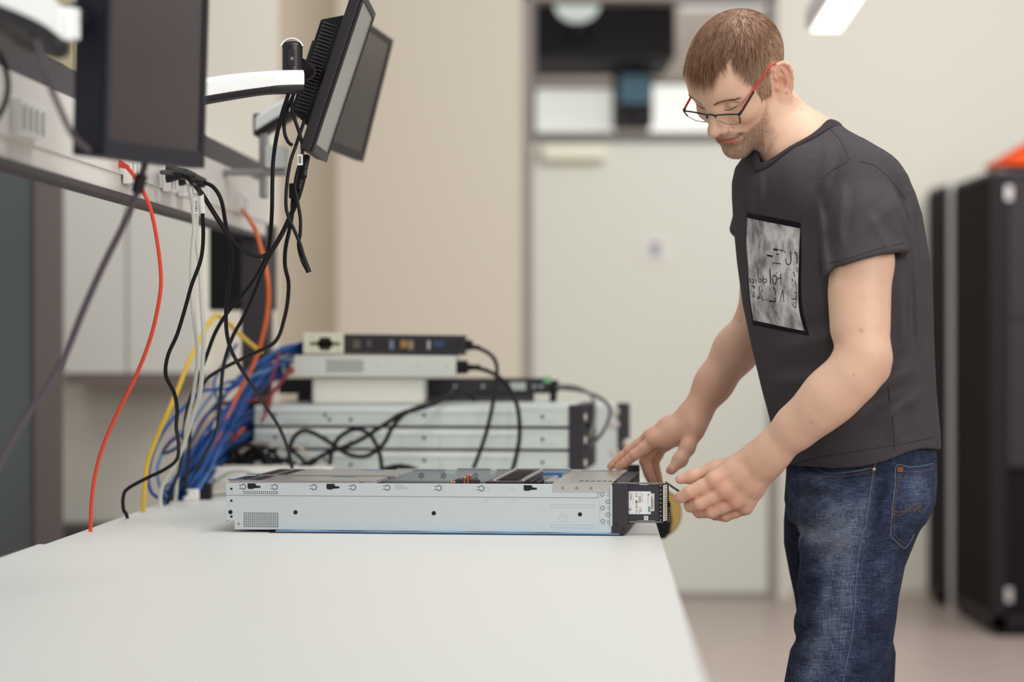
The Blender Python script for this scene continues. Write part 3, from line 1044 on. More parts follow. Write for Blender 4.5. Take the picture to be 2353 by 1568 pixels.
# white label with its marks
y_l = .0063
l0, l1 = U(1446), U(1496)
mm = MB().box((l0, y_l - .0003, V(1178)), (l1, y_l + .0004, V(1126)), MS)
lab = mm.build('label', mat('label_white', srgb(232, 230, 228), .5), dr)
M_ink = mat('ink', srgb(60, 56, 62), .6)
M_inkl = mat('ink_light', srgb(150, 148, 152), .6)
mm = MB()


def mark(px0, py0, px1, py1, s=0, mb_=None):
    (mb_ or mm).slot(s).box((U(px0), y_l - .0006, V(py1)), (U(px1), y_l - .0002, V(py0)), MS)


for k in range(5):
    mark(1449.0, 1130 + k * 3.3, 1453, 1131.3 + k * 3.3, 0 if k > 1 else 1)
for k in range(14):
    mark(1456.2, 1128.5 + k * 2.0, 1456.8, 1129.6 + k * 2.0, 1)
for k in range(12):
    mark(1475 + (k % 2), 1130 + k * 1.7, 1476.6 + (k % 2), 1131 + k * 1.7, 1)
for (a_, b_) in ((1461.5, 1136), (1461.5, 1148), (1461.5, 1150.5), (1462, 1160.5)):
    mark(a_, b_, a_ + 4.2, b_ + 1.6, 0)
for k in range(5):
    mark(1461.5 + k * .95, 1147, 1462 + k * .95, 1152, 0)
mark(1463, 1161, 1465, 1162.5)
mark(1469.6, 1171.5, 1470.6, 1175.5)
for (px, py) in ((1464, 1131), (1471, 1143), (1471, 1149), (1464, 1156), (1464.5, 1167), (1463.5, 1173)):
    c = L(U(px), y_l - .0004, V(py))
    ax = (MS.to_3x3() @ Vector((0, 1, 0)))
    mm.slot(0 if py in (1149, 1143) else 1).ringsolid(c - ax * .0002, c + ax * .0002, .0021, .0014, 16)


def arc(px, py, r, a0, a1, s=0, w=.00034, n=9):
    for k in range(n):
        b0_, b1_ = a0 + (a1 - a0) * k / n, a0 + (a1 - a0) * (k + 1) / n
        q_ = lambda a, rr_: L(U(px) + math.cos(a) * rr_, y_l - .0005, V(py) + math.sin(a) * rr_)
        mm.slot(s).prism([q_(b0_, r - w), q_(b1_, r - w), q_(b1_, r + w), q_(b0_, r + w)], MS.to_3x3() @ Vector((0, .0003, 0)))


# "CE" mark, turned a quarter like the whole label
arc(1473, 1162.5, .0022, PI, 2 * PI)
arc(1473, 1168.5, .0022, PI, 2 * PI)
mm.slot(0).box((U(1472.6), y_l - .0006, V(1170.6)), (U(1473.4), y_l - .0002, V(1168)), MS)
arc(1470.5, 1136.5, .0020, PI, 2 * PI)
mark(1469, 1131.5, 1473, 1132.2)
mm.build('print_mark', [M_ink, M_inkl], lab)
mm = MB().box((U(1495.5), y_l - .0003, V(1171)), (U(1504), y_l + .0004, V(1130.5)), MS)
lab2 = mm.build('label', mat('label_grey', srgb(206, 206, 204), .5), dr)
mm = MB()
rr = random.Random(2)
y = 1138.0
while y < 1165:
    h = rr.choice((.5, .8, 1.3))
    mark(1497.2, y, 1499.4, y + h, 0, mm)
    y += h + rr.choice((.5, .8))
mark(1501, 1145, 1502, 1161, 1, mm)
mm.build('bar_code', [M_ink, M_inkl], lab2)
mm = MB()
mark(1488.5, 1131, 1493, 1136, 0, mm)
for k in range(8):
    mark(1489 + .5 * (k % 2), 1138 + k * 2.3, 1490.6, 1139.4 + k * 2.3, 0, mm)
mm.slot(1).box((U(1490), y_l - .0006, V(1173)), (U(1495), y_l - .0002, V(1160)), MS)
mm.build('print_mark', [mat('ink_blue', srgb(140, 168, 176), .6), mat('label_green', srgb(106, 150, 142), .6)], lab)
mm = MB().slot(0).box((U(1480.5), y_l - .0003, V(1191.5)), (U(1490), y_l + .0004, V(1182)), MS)
sm = mm.build('label', MATS['label_white'], dr, bevel=.0006)
mm = MB()
for k in range(3):
    mark(1482.8 + k * 2, 1184, 1483.8 + k * 2, 1189.5, 1, mm)
mm.build('print_mark', [M_ink, M_inkl], sm)
# perforated spring strip and its base
mm = MB().box((d1 - .0005, .005, zb), (d1 + .016, .018, zt_), MS)
fr = mm.build('carrier_front', M_black, dr, bevel=.0008)
M_spring = mat('spring_tin', srgb(236, 230, 212), .3, metal=.5)
mm = MB()
nn = 17
for k in range(nn):
    z = zb + .002 + (zt_ - zb - .004) * (k + .5) / nn
    hh = (zt_ - zb) / nn * .43
    mm.box((d1 + .0062, .0025, z - hh), (d1 + .0096, .0052, z + hh), MS)
    mm.box((d1 + .0100, .0030, z - hh * .8 + .0006), (d1 + .0138, .0052, z + hh * .95 + .0006), MS)
    if k % 2 == 0:
        mm.box((d1 + .0008, .0042, z - .0011), (d1 + .0026, .0052, z + .0011), MS)
mm.build('spring_strip', M_spring, dr, bevel=.0006, seg=2)
MB().box((d1 + .0155, .006, V(1162)), (d1 + .019, .017, V(1151)), MS).build('eject_button', M_black, dr, bevel=.001)
MB().box((d1 + .0155, .006, V(1197)), (d1 + .018, .017, V(1176)), MS).build('front_plate', mat('plate_grey', srgb(90, 88, 90), .4), dr, bevel=.0004)
# lever that the man pulls
p0 = L(U(1529), .010, V(1104))
p1 = L(U(1570), .006, V(1131))
dv = (p1 - p0).normalized()
nv = Vector((0, 1, 0))
upv = dv.cross(nv).normalized()
if upv.z < 0:
    upv = -upv
mm = MB()
for (t0, t1, h) in ((0, .30, .0016), (.30, 1.0, .0028)):
    a_, b_ = p0.lerp(p1, t0), p0.lerp(p1, t1)
    o_ = nv * .006
    mm.hexa([a_ - o_ - upv * h, b_ - o_ - upv * h, b_ + o_ - upv * h, a_ + o_ - upv * h, a_ - o_ + upv * .0012, b_ - o_ + upv * .0012, b_ + o_ + upv * .0012, a_ + o_ + upv * .0012])
mm.build('release_lever', mat('lever_grey', srgb(66, 62, 70), .4), dr, bevel=.0005)
mm = MB().tube([L(U(1443), .0045, V(1169)), L(U(1448), .0035, V(1167.5)), L(U(1452), .0042, V(1166))], .0012, 8)
mm.build('spring_clip', MATS['rivet_grey'], dr)

# ------------------------------------------------------------------ blue lined pad under the server
mm = MB()
rings_t = []
n = 46
ub0, ub1 = U(622), U(1436)
edge = []
rr = random.Random(11)
ph = [rr.uniform(0, 6) for _ in range(4)]
pd = thing('antistatic_pad', 'thin black pad with blue lining lying under the open server', 'pad', tuple(MS @ Vector((.4, .1, -.0041))), S_ANG)
mm = MB()
mm.prism([MS @ Vector(p) for p in ((ub0, -.012, -.0041), (ub1, -.012, -.0041), (ub1, .40, -.0041), (ub0 + .02, .40, -.0041))], (0, 0, .0016))
mm.build('pad_base', mat('pad_black', srgb(28, 26, 34), .6), pd, bevel=.0008)
mm = MB()
vs_, fs = [], []
for i in range(n + 1):
    t_ = i / n
    u = ub0 + .012 + (ub1 - ub0 - .02) * t_
    z = -.0009 + .0008 * math.sin(t_ * 23 + ph[0]) * math.sin(t_ * 9 + ph[1])
    y = -.0085 + .0012 * math.sin(t_ * 17 + ph[2])
    vs_ += [MS @ Vector((u, y, -.0025)), MS @ Vector((u, y - .0012, z)), MS @ Vector((u, .0, z + .0006)), MS @ Vector((u, .05, -.0006))]
    if i:
        b_ = 4 * i
        fs += [(b_ - 4 + k, b_ + k, b_ + k + 1, b_ - 3 + k) for k in range(3)]
mm.add(vs_, fs)
mm.build('pad_lining', mat('lining_blue', srgb(150, 196, 240), .35), pd)
# ------------------------------------------------------------------ server stack at the far end of the bench
M_hpe = mat('stack_zinc', srgb(220, 226, 222), .42, metal=.15)
M_hpl = mat('stack_light', srgb(236, 240, 236), .4, metal=.1)
M_groove = mat('stack_groove', srgb(176, 186, 182), .5, metal=.1)
K_ANG = -0.115


def local(root):
    return MX[root.name]


ZTOP = 1.048
PITCH = 0.0533
KO = Vector(((585 - CX) * 5.745 / FPX, 5.745, 0))     # near left (rear end of the servers)
KL = (1316 - 585) * 5.70 / FPX
t = thing('equipment_tray', 'low black tray carrying the stack of flat servers on the bench', 'tray', (KO.x + KL / 2, 5.9, TZ), K_ANG)
t.location = (KO.x, KO.y, TZ)
MX[t.name] = Matrix.Translation(t.location) @ Matrix.Rotation(K_ANG, 4, 'Z')
zbot = ZTOP - 3 * PITCH
MB().box((.02, .01, 0), (KL - .02, .42, zbot - TZ)).build('tray_body', M_black, t, world=False, bevel=.003)
labels = ['flat silver rack server at the bottom of the three stacked behind the open one',
          'flat silver rack server in the middle of the stack of three',
          'flat silver rack server on top of the stack of three, under the white foam block']
for k in range(3):
    z0 = zbot + k * PITCH
    t = thing('flat_server', labels[k], 'server', (KO.x, KO.y, z0), K_ANG, 'flat servers stacked at the far end of the bench')
    h = PITCH - .0048
    mm = MB()
    mm.box((0, 0, .0048), (KL, .43, .0048 + h - .0005))
    c = mm.build('chassis', M_hpe, t, world=False, bevel=.0015)
    MB().box((.002, -.001, .0048 + h * .66), (KL - .12, .0, .0048 + h - .002)).build('lid_lip', M_hpl, t, world=False)
    MB().box((.002, -.0008, .0048 + h * .60), (KL - .12, .0, .0048 + h * .66)).build('groove', M_groove, t, world=False)
    MB().box((.002, -.0012, -.0002), (KL - .002, .42, .0056)).build('bottom_gap', M_black, t, world=False)
    f = 5556 / 5.74

    def pu(px): return (px - 585) / (1316 - 585) * KL
    mm = MB()
    for (px, dv, r) in ((633, .52, .0038), (751, .52, .0040), (761, .30, .0040), (811, .30, .0042), (982, .52, .0042), (1255, .47, .0042)):
        v = .0048 + h * dv
        mm.cut().cyl((pu(px), -.0008, v), (pu(px), .0004, v), r, n=12)
    mm.pieces('mounting_hole', M_hole, c, world=False)
    mm = MB()
    for q_ in range(26):
        for j in range(2):
            mm.box((pu(655) + q_ * .0024, -.0005, .0048 + h * .12 + j * .004), (pu(655) + q_ * .0024 + .0012, .0003, .0048 + h * .12 + j * .004 + .0022))
    mm.build('vent_grille', M_groove, c, world=False)
    mm = MB()
    for px in (915, 1005):
        mm.cut()
        for a_ in range(8):
            a0, a1 = -1.2 + 2.4 * a_ / 8, -1.2 + 2.4 * (a_ + 1) / 8
            qq = lambda a, r: (pu(px) + math.cos(a) * r, -.0005, .0048 + h * .33 + math.sin(a) * r)
            mm.prism([qq(a0, .016), qq(a1, .016), qq(a1, .0175), qq(a0, .0175)], (0, .0008, 0))
    mm.cut().box((pu(1252), -.0005, .0048 + h * .22), (pu(1290), .0003, .0048 + h * .25))
    mm.cut().box((pu(1205), -.0005, .0048 + h * .74), (pu(1305), .0003, .0048 + h * .76))
    mm.pieces('embossing', M_groove, c, world=False)
    MB().box((KL, -.006, .001), (KL + .036, .012, h + .007)).build('front_ear', M_bezel, t, world=False, bevel=.002)
    MB().box((KL, .012, .003), (KL + .03, .42, h + .004)).build('front_panel', M_black, t, world=False, bevel=.002)
    MB().box((KL + .030, -.004, .0048 + h * .30), (KL + .042, .004, .0048 + h * .62)).build('ear_latch', mat('latch_pale', srgb(205, 196, 186), .4), t, world=False, bevel=.002)
    mm = MB().box((-.004, .01, .006), (0, .42, h)).build('rear_panel', mat('rear_cream', srgb(206, 202, 182), .5), t, world=False)

# second deep stack just behind, showing at the right end
Y5 = 6.22
xr5 = (1419 - CX) * Y5 / FPX
z5 = 1.2 - (932 - CY) * Y5 / FPX
t = thing('rack_server', 'tall grey server behind the flat stack, its black front edge by the right hand', 'server', (xr5 - .3, Y5, TZ))
MB().box((xr5 - .70, Y5, TZ + .002), (xr5, Y5 + .40, z5)).build('chassis', mat('grey_zinc', srgb(210, 215, 212), .45, metal=.15), t, bevel=.003)
MB().box((xr5, Y5 - .004, TZ + .0), (xr5 + .032, Y5 + .03, z5 + .006)).build('front_ear', M_bezel, t, bevel=.004)
for k, py in enumerate((946, 975, 1040)):
    p = W(1412, py, Y5)
    MB().box((p.x - .012, Y5 - .006, p.z - .008), (p.x + .012, Y5, p.z + .008)).build('latch', mat('latch_pale', srgb(205, 196, 186), .4), t, bevel=.002)
p = W(1441, 1020, Y5)
MB().ball((p.x, Y5 - .014, p.z), .014).build('thumb_screw', mat('screw_pale', srgb(206, 192, 186), .35, metal=.4), t)

# foam block, two small devices on it
YF = 5.78
a, b = W(716, 866, YF), W(974, 932, YF)
t = MB()
t.box((a.x, YF, ZTOP), (b.x, YF + .22, a.z - .001))
o = t.build('foam_block', mat('foam_white', srgb(236, 232, 222), .85, bump=(400, .3)), None, loc=(a.x, YF, ZTOP), bevel=.012, seg=4)
tag(o, 'white foam block resting on the stacked flat servers', 'foam block')
zf = a.z


def tilt_box(x0, x1, y0, y1, z0, z1, name, m_, t, roll, piv, **kw):
    return MB().box((x0, y0, z0), (x1, y1, z1)).xf(Matrix.Translation(piv) @ Matrix.Rotation(roll, 4, 'Y') @ Matrix.Translation(-piv)).build(name, m_, t, **kw)


piv = Vector(W(674, 864, YF - .02))
piv.z = zf + .0005
roll = .003
t = thing('network_switch', 'flat silver device lying on the white foam block', 'network device', tuple(W(860, 864, YF)))
x0, x1 = W(675, 0, YF - .02).x, W(1048, 0, YF - .02).x
hb = .0530
Rr = Matrix.Translation(piv) @ Matrix.Rotation(roll, 4, 'Y') @ Matrix.Translation(-piv)
c = tilt_box(x0, x1, YF - .02, YF + .26, zf, zf + hb - .002, 'housing', mat('switch_silver', srgb(222, 224, 216), .4, metal=.3), t, roll, piv, bevel=.002)
mm = MB()
for i in range(12):
    for j in range(5):
        xx, zz = W(752, 0, YF).x + i * .0075 + (j % 2) * .0037, zf + .014 + j * .0062
        mm.cyl((xx, YF - .0208, zz), (xx, YF - .019, zz), .0026, n=6)
mm.xf(Rr).build('vent_grille', mat('grille_grey', srgb(112, 104, 100), .6), c)
mm = MB()
for i in range(4):
    for zz in (.012, .042):
        xx = x0 + .016 + i * .014
        mm.cut().cyl((xx, YF - .0206, zf + zz), (xx, YF - .019, zf + zz), .0022, n=8)
for px in (868, 958, 1026):
    mm.cut().cyl((W(px, 0, YF).x, YF - .0206, zf + .026), (W(px, 0, YF).x, YF - .019, zf + .026), .0024, n=8)
mm.xf(Rr).pieces('screw', M_groove, c)
mm = MB()
xa = W(652, 0, YF - .02).x
mm.tube([(x0 + .002, YF, zf + .012), (xa, YF, zf + .010), (xa, YF, zf + .040), (x0 + .002, YF, zf + .040)], .0035, 8, per=5)
mm.xf(Rr).build('handle', mat('handle_cream', srgb(214, 208, 180), .4, metal=.3), t)
x2 = W(1052, 0, YF).x
mm = MB().box((x1, YF - .01, zf + .008), (x1 + .028, YF + .03, zf + .040))
mm.xf(Rr).build('power_inlet', M_black, t, bevel=.003)

zt2 = zf + hb - .0015
t = thing('power_module', 'black device with cream socket plate on top of the stack', 'network device', tuple(W(880, 812, YF)))
x0, x1 = W(696, 0, YF - .02).x, W(1068, 0, YF - .02).x
xm = W(789, 0, YF - .02).x
Rr = Matrix.Translation(piv) @ Matrix.Rotation(.010, 4, 'Y') @ Matrix.Translation(-piv)
dz = math.tan(.010) * (x1 - piv.x)
zq = zt2 + .004
c = MB().box((x0, YF - .016, zq), (x1, YF + .24, zq + .0475)).xf(Rr).build('housing', mat('module_black', srgb(44, 38, 44), .45), t, bevel=.002)
cp = MB().box((x0, YF - .022, zq + .0005), (xm, YF - .016, zq + .050)).xf(Rr).build('socket_plate', mat('plate_cream', srgb(222, 220, 196), .45), t, bevel=.002)
ctr = Vector(((x0 + xm) / 2 + .004, YF - .0225, zq + .024))
mm = MB()
mm.prism([ctr + Vector((math.cos(q * PI / 3) * .021, 0, math.sin(q * PI / 3) * .018)) for q in range(6)], (0, .004, 0))
mm.box((ctr.x - .036, ctr.y, ctr.z - .0035), (ctr.x + .036, ctr.y + .004, ctr.z + .0035))
mm.xf(Rr).build('inlet', M_hole, cp)
mm = MB()
for sx in (-.031, .031):
    for sz in (-.015, .015):
        mm.cut().cyl(ctr + Vector((sx, 0, sz)), ctr + Vector((sx, .003, sz)), .003, n=8)
mm.xf(Rr).pieces('screw', M_groove, cp)
rr = random.Random(8)
for (px, w, col, lb) in ((820, .018, (96, 84, 74), 0), (848, .012, (84, 78, 84), 0), (900, .010, (120, 128, 150), 0), (928, .016, (168, 122, 60), 0), (944, .012, (150, 132, 110), 0), (985, .006, (190, 186, 186), 0), (1008, .026, (44, 70, 104), 0)):
    xx = W(px, 0, YF).x
    MB().box((xx - w / 2, YF - .0175, zq + .012 + rr.uniform(0, .006)), (xx + w / 2, YF - .016, zq + .034)).xf(Rr).build('port', mat('port_%d' % px, srgb(*col), .5), c)
mm = MB()
for i in range(44):
    for j in range(3):
        xx = xm + .03 + i * .0058
        mm.box((xx, YF - .0165, zq + .012 + j * .010), (xx + .003, YF - .0158, zq + .017 + j * .010))
mm.xf(Rr).build('vent_grille', M_hole, c)
MB().box((x1, YF - .01, zq + .012), (x1 + .018, YF + .02, zq + .036)).xf(Rr).build('power_inlet', M_black, t, bevel=.002)

# black flat device on two blocks behind the foam
Y7 = 6.06
a, b = W(640, 870, Y7), W(1264, 905, Y7)
a2, b2 = W(682, 903, Y7), W(1228, 932, Y7)
o = MB().box((a2.x, Y7 + .01, ZTOP), (b2.x, Y7 + .085, b.z - .0005)).build('media_converter', mat('grey_black', srgb(62, 56, 62), .5), None, loc=(a2.x, Y7, ZTOP), bevel=.003)
tag(o, 'dark grey flat device under the black switch behind the foam block', 'network device')
t = thing('network_switch', 'black flat switch behind the foam block, with a small white label', 'network device', tuple(W(950, 903, Y7)))
MB().box((a.x, Y7, b.z), (b.x, Y7 + .11, a.z)).build('housing', mat('switch_black', srgb(36, 31, 36), .45), t, bevel=.003)
c, d_ = W(1172, 879, Y7), W(1208, 897, Y7)
MB().box((c.x, Y7 - .0015, d_.z), (d_.x, Y7, c.z)).build('label', mat('label_pale', srgb(176, 180, 176), .5), t)
c, d_ = W(1250, 866, Y7), W(1266, 880, Y7)
MB().box((c.x, Y7 - .002, d_.z), (d_.x, Y7 + .01, c.z)).build('status_light', mat('led_green', srgb(120, 178, 128), .4), t)
c = W(1110, 888, Y7)
mm = MB()
for px in (1046, 1110, 1228, 1243):
    p = W(px, 888, Y7)
    mm.cut().cyl((p.x, Y7 - .001, p.z), (p.x, Y7, p.z), .004, n=10)
mm.pieces('screw', M_groove, t)
c, d_ = W(1264, 874, Y7), W(1284, 902, Y7)
MB().box((c.x, Y7, d_.z), (d_.x, Y7 + .03, c.z)).build('plug', M_black, t, bevel=.003)

# white power box in front of the stack
YP = 5.50
a, b = W(470, 1074, YP), W(764, 1134, YP)
t = thing('power_supply', 'cream white power box with ribbed vents lying in front of the server stack', 'power supply', (a.x, YP, TZ))
MB().box((a.x, YP, TZ), (b.x, YP + .13, a.z)).build('housing', mat('psu_cream', srgb(228, 222, 212), .5), t, bevel=.009, seg=4)
mm = MB()
for k in range(40):
    xx = a.x + .012 + k * .0042
    mm.box((xx, YP - .0007, TZ + .012), (xx + .0016, YP + .001, TZ + .032))
mm.build('vent_grille', mat('psu_vent', srgb(196, 190, 178), .6), t)

# loose plugs left of it
for i, (px, py, m_, s_, lb) in enumerate(((452, 1112, M_white, .016, 'small white plug lying left of the cream power box'),
                                          (463, 1122, M_black, .018, 'black plug lying left of the cream power box'),
                                          (440, 1121, M_white, .013, 'white adapter at the back bench edge among the cables'))):
    Yp = 5.42 - .04 * i
    p = W(px, py, Yp)
    p.z = TZ + s_
    mm = MB().box((p.x - s_ * 1.3, Yp - s_, TZ), (p.x + s_ * 1.3, Yp + s_, TZ + 2 * s_))
    o = mm.build('plug', m_, None, loc=(p.x, Yp, TZ), bevel=.004, seg=3)
    o.name = 'power_plug'
    tag(o, lb, 'plug')

# reel of tape hanging at the bench end, behind the drive
YRl = 5.42
t = thing('tape_reel', 'yellow and black tape reel hanging on the bench edge behind the drive', 'tape reel', tuple(W(1520, 1180, YRl)))
c = W(1514, 1180, YRl)
R = 55 * YRl / FPX
axis = Vector((.35, -.93, 0)).normalized()
mm = MB().ringsolid(c - axis * .012, c + axis * .006, R * 1.0, R * .93, 40)
mm.build('reel_flange', mat('reel_black', srgb(50, 46, 50), .6), t)
MB().ringsolid(c - axis * .014, c + axis * .010, R * .925, R * .42, 40).build('tape_roll', mat('tape_yellow', srgb(196, 160, 80), .55), t)
cb = MB()
w2 = W(1497, 1120, YRl - .03)
cb.prism([W(1490, 1110, YRl - .035), W(1525, 1120, YRl - .035), W(1540, 1160, YRl - .035), W(1545, 1200, YRl - .035), W(1540, 1225, YRl - .035), W(1530, 1239, YRl - .035), W(1505, 1240, YRl - .035)], (0, .02, 0))
cb.build('reel_holder', M_black, t, bevel=.003)
xe = xrJ + SL * .8 * (YRl - YJ)
MB().box((xe - .03, YRl - .03, TZ + .0005), (xe + .012, YRl + .02, TZ + .006)).build('hook', M_dark, t, bevel=.001)
MB().box((xe + .006, YRl - .03, TZ - .03), (xe + .012, YRl - .0, TZ + .004)).build('hook_arm', M_dark, t, bevel=.001)
# ------------------------------------------------------------------ cables
M_cblk = mat('cable_black', srgb(16, 12, 16), .5, spec=.28)
M_cgry = mat('cable_grey', srgb(120, 122, 118), .5)
M_cpur = mat('cable_plum', srgb(78, 66, 74), .5)
M_cwht = mat('cable_white', srgb(228, 228, 216), .45)
M_cred = mat('cable_red', srgb(226, 70, 44), .4)
M_cora = mat('cable_orange', srgb(222, 104, 42), .45)
M_cyel = mat('cable_yellow', srgb(222, 182, 50), .45)
M_cblu = mat('cable_blue', srgb(22, 74, 142), .45, spec=.35)
M_cblp = mat('cable_blue_pale', srgb(72, 112, 156), .45)
M_cdor = mat('cable_dark_red', srgb(128, 32, 40), .45)
M_cnav = mat('cable_deep_navy', srgb(26, 30, 56), .5, spec=.3)


def cable(pts, r, m_, label, name='cable', cat='cable', group=None, ends=()):
    """pts (px, py, Y); ends: (i, size, material, part name)"""
    P = [W(*p) for p in pts]
    base = min(P, key=lambda p: p.z)
    mm = MB().tube(P, r, 8, per=7)
    if not ends:
        o = mm.build(name, m_, None, loc=tuple(base))
        tag(o, label, cat, group)
        return o
    t = thing(name, label, cat, tuple(base), group=group)
    mm.build('cord', m_, t)
    for i, size, m2, nm in ends:
        p = P[i]
        d = (P[1] - P[0]).normalized() if i == 0 else (P[-2] - P[-1]).normalized()
        if nm == 'plug':
            q = MB().cyl(p - d * .002, p + d * size[0], size[1], size[1] * .62, n=12)
            q.cyl(p + d * size[0], p + d * size[0] * 1.5, size[1] * .6, r * 1.15, n=12)
        else:
            q = MB().cyl(p, p + d * size[0], size[1], n=12)
        q.build(nm, m2, t, bevel=.0008)
    return t


R1, R2 = .0038, .0032
# red patch cable from the trunking to the floor behind the bench
cable([(268, 374, 4.29), (290, 383, 4.28), (318, 420, 4.27), (345, 478, 4.27), (362, 560, 4.28), (370, 640, 4.29), (364, 700, 4.3), (345, 780, 4.33), (310, 870, 4.36), (265, 960, 4.4), (232, 1040, 4.43), (214, 1120, 4.45), (208, 1217, 4.47), (208, 1420, 4.5), (206, 1800, 4.5), (214, 2240, 4.52)],
      .0037, M_cred, 'bright red network cable hanging from the trunking down behind the bench edge', ends=((0, (.018, .008), M_cred, 'plug'),))
# foreground dark cable with its ferrite bead
t = thing('monitor_cable', 'blurred dark plum cable with a bead crossing the left foreground', 'cable', tuple(W(0, 1065, 3.5)))
P = [W(334, 372, 3.55), W(324, 410, 3.55), (W(316, 440, 3.55)), W(285, 515, 3.55), W(240, 605, 3.54), W(195, 705, 3.53), W(150, 815, 3.52), W(105, 895, 3.5), W(55, 965, 3.48), W(0, 1062, 3.45), W(-60, 1180, 3.4)]
MB().tube(P, .0052, 10, per=7).build('cord', M_cpur, t)
MB().cyl(W(326, 400, 3.55), W(314, 444, 3.55), .0095, n=16).build('ferrite_bead', M_black, t, bevel=.002)
cable([(70, 75, 3.16), (95, 130, 3.16), (115, 195, 3.17), (140, 255, 3.2), (170, 315, 3.24), (205, 345, 3.3)], .0042, M_cpur, 'dark cable running down to the lower left corner of the foreground monitor')
cable([(-30, 95, 3.3), (4, 135, 3.3), (18, 190, 3.3), (12, 235, 3.3), (-10, 275, 3.3), (-40, 300, 3.3)], .0042, M_cblk, 'loop of black cable at the left picture edge')

# thick black mains cables with their angled plugs in the sockets
def plug(px, py, Y, label):
    p = W(px, py, Y)
    xf_ = TX(Y) + .0205
    t = thing('mains_plug', label, 'plug', (xf_, Y, p.z))
    mm = MB()
    mm.cyl((xf_, Y, p.z), (xf_ + .012, Y, p.z), .019, .017, n=20)
    mm.cyl((xf_ + .012, Y, p.z), (xf_ + .034, Y, p.z - .002), .017, .008, n=20)
    mm.build('plug_body', M_black, t, bevel=.001)
    return Vector((xf_ + .03, Y, p.z - .002))


def sY(px):
    for Y_ in np.linspace(2.7, 6.05, 900):
        if abs((TX(Y_) * FPX / Y_ + CX) - px) < .9:
            return float(Y_)
    return 4.5


ya_, yb_, yc_ = sY(358), sY(388), sY(412)
plug(362, 398, ya_, 'black mains plug in the trunking, nearest to the camera of the three')
plug(392, 406, yb_, 'black mains plug in the trunking, middle one of the three')
plug(414, 418, yc_, 'black mains plug in the trunking, farthest of the three')
cable([(372, 396, ya_ + .0), (400, 398, 4.40), (432, 410, 4.41), (460, 440, 4.42), (490, 487, 4.44), (520, 533, 4.45), (548, 566, 4.46), (575, 583, 4.47), (603, 589, 4.48), (622, 578, 4.48), (642, 548, 4.48), (662, 508, 4.48), (682, 462, 4.47), (695, 420, 4.47), (702, 380, 4.47), (704, 362, 4.48)],
      R1 + .0008, M_cblk, 'thick black cable sagging from the mains plugs up to the nearer tilted monitor', ends=((-1, (.03, .0075), M_black, 'plug'),))
cable([(402, 404, yb_), (440, 414, 4.46), (470, 420, 4.47), (492, 432, 4.47), (509, 462, 4.47), (519, 517, 4.48), (528, 560, 4.49), (532, 605, 4.50), (524, 664, 4.52), (519, 729, 4.54), (525, 786, 4.58), (544, 831, 4.64), (572, 876, 4.72), (613, 938, 4.85), (641, 982, 4.95), (661, 1031, 5.05), (672, 1082, 5.1), (672, 1105, 5.1)],
      R1, M_cblk, 'black cable falling from the plugs and ending behind the open server')
t = cable([(424, 416, yc_), (445, 424, 4.40), (461, 450, 4.40), (465, 488, 4.41), (467, 546, 4.42), (461, 598, 4.43), (440, 656, 4.44), (427, 703, 4.45), (407, 769, 4.47), (386, 817, 4.48), (381, 862, 4.5), (400, 903, 4.52), (407, 941, 4.55), (405, 982, 4.6), (410, 1017, 4.66), (407, 1055, 4.72), (379, 1079, 4.76), (338, 1099, 4.78), (293, 1124, 4.79), (283, 1144, 4.79), (284, 1172, 4.79), (293, 1194, 4.8), (300, 1290, 4.82), (302, 1700, 4.84), (296, 2120, 4.86)],
      R1, M_cblk, 'black cable with a white label sleeve curling to the back bench edge', ends=((0, (.004, .004), M_black, 'strain_relief'),))
p0, p1 = W(461, 448, 4.40), W(465, 489, 4.41)
MB().cyl(p0, p1, .0058, n=14).build('label_sleeve', mat('sleeve_white', srgb(232, 230, 226), .5), t)
mm = MB().box((p0.x - .013, p0.y - .002, p1.z - .002), (p0.x - .004, p0.y - .0005, p0.z + .004))
lf = mm.build('label_flag', mat('sleeve_white', srgb(232, 230, 226), .5), t, bevel=.0005)
mm = MB()
rr = random.Random(4)
z = p1.z + .001
while z < p0.z - .012:
    h = rr.choice((.0006, .001, .0016))
    mm.box((p0.x - .0095, p0.y - .0023, z), (p0.x - .0055, p0.y - .0019, z + h))
    z += h + .001
mm.build('bar_code', M_ink, lf)
# white cables
cable([(430, 414, 4.47), (436, 432, 4.46), (443, 481, 4.47), (446, 525, 4.48), (441, 590, 4.5), (440, 664, 4.54), (446, 740, 4.6), (453, 800, 4.66), (452, 850, 4.72), (446, 893, 4.8), (437, 940, 4.88), (428, 980, 4.94), (425, 1015, 5.0), (415, 1055, 5.1), (408, 1095, 5.2), (404, 1140, 5.3), (400, 1170, 5.32)],
      R1, M_cwht, 'white cable of the hanging pair, the left one below the trunking')
cable([(440, 418, 4.49), (448, 440, 4.48), (451, 496, 4.49), (452, 549, 4.5), (459, 611, 4.52), (464, 700, 4.56), (468, 769, 4.6), (465, 838, 4.66), (460, 900, 4.72), (448, 941, 4.78), (434, 986, 4.84), (420, 1027, 4.9), (403, 1065, 4.97), (384, 1093, 5.04), (371, 1124, 5.09), (368, 1148, 5.12), (370, 1172, 5.13), (372, 1230, 5.14), (368, 1600, 5.15), (366, 2040, 5.16)],
      R1 + .0006, M_cwht, 'white cable of the hanging pair, the right one bending over the bench edge')
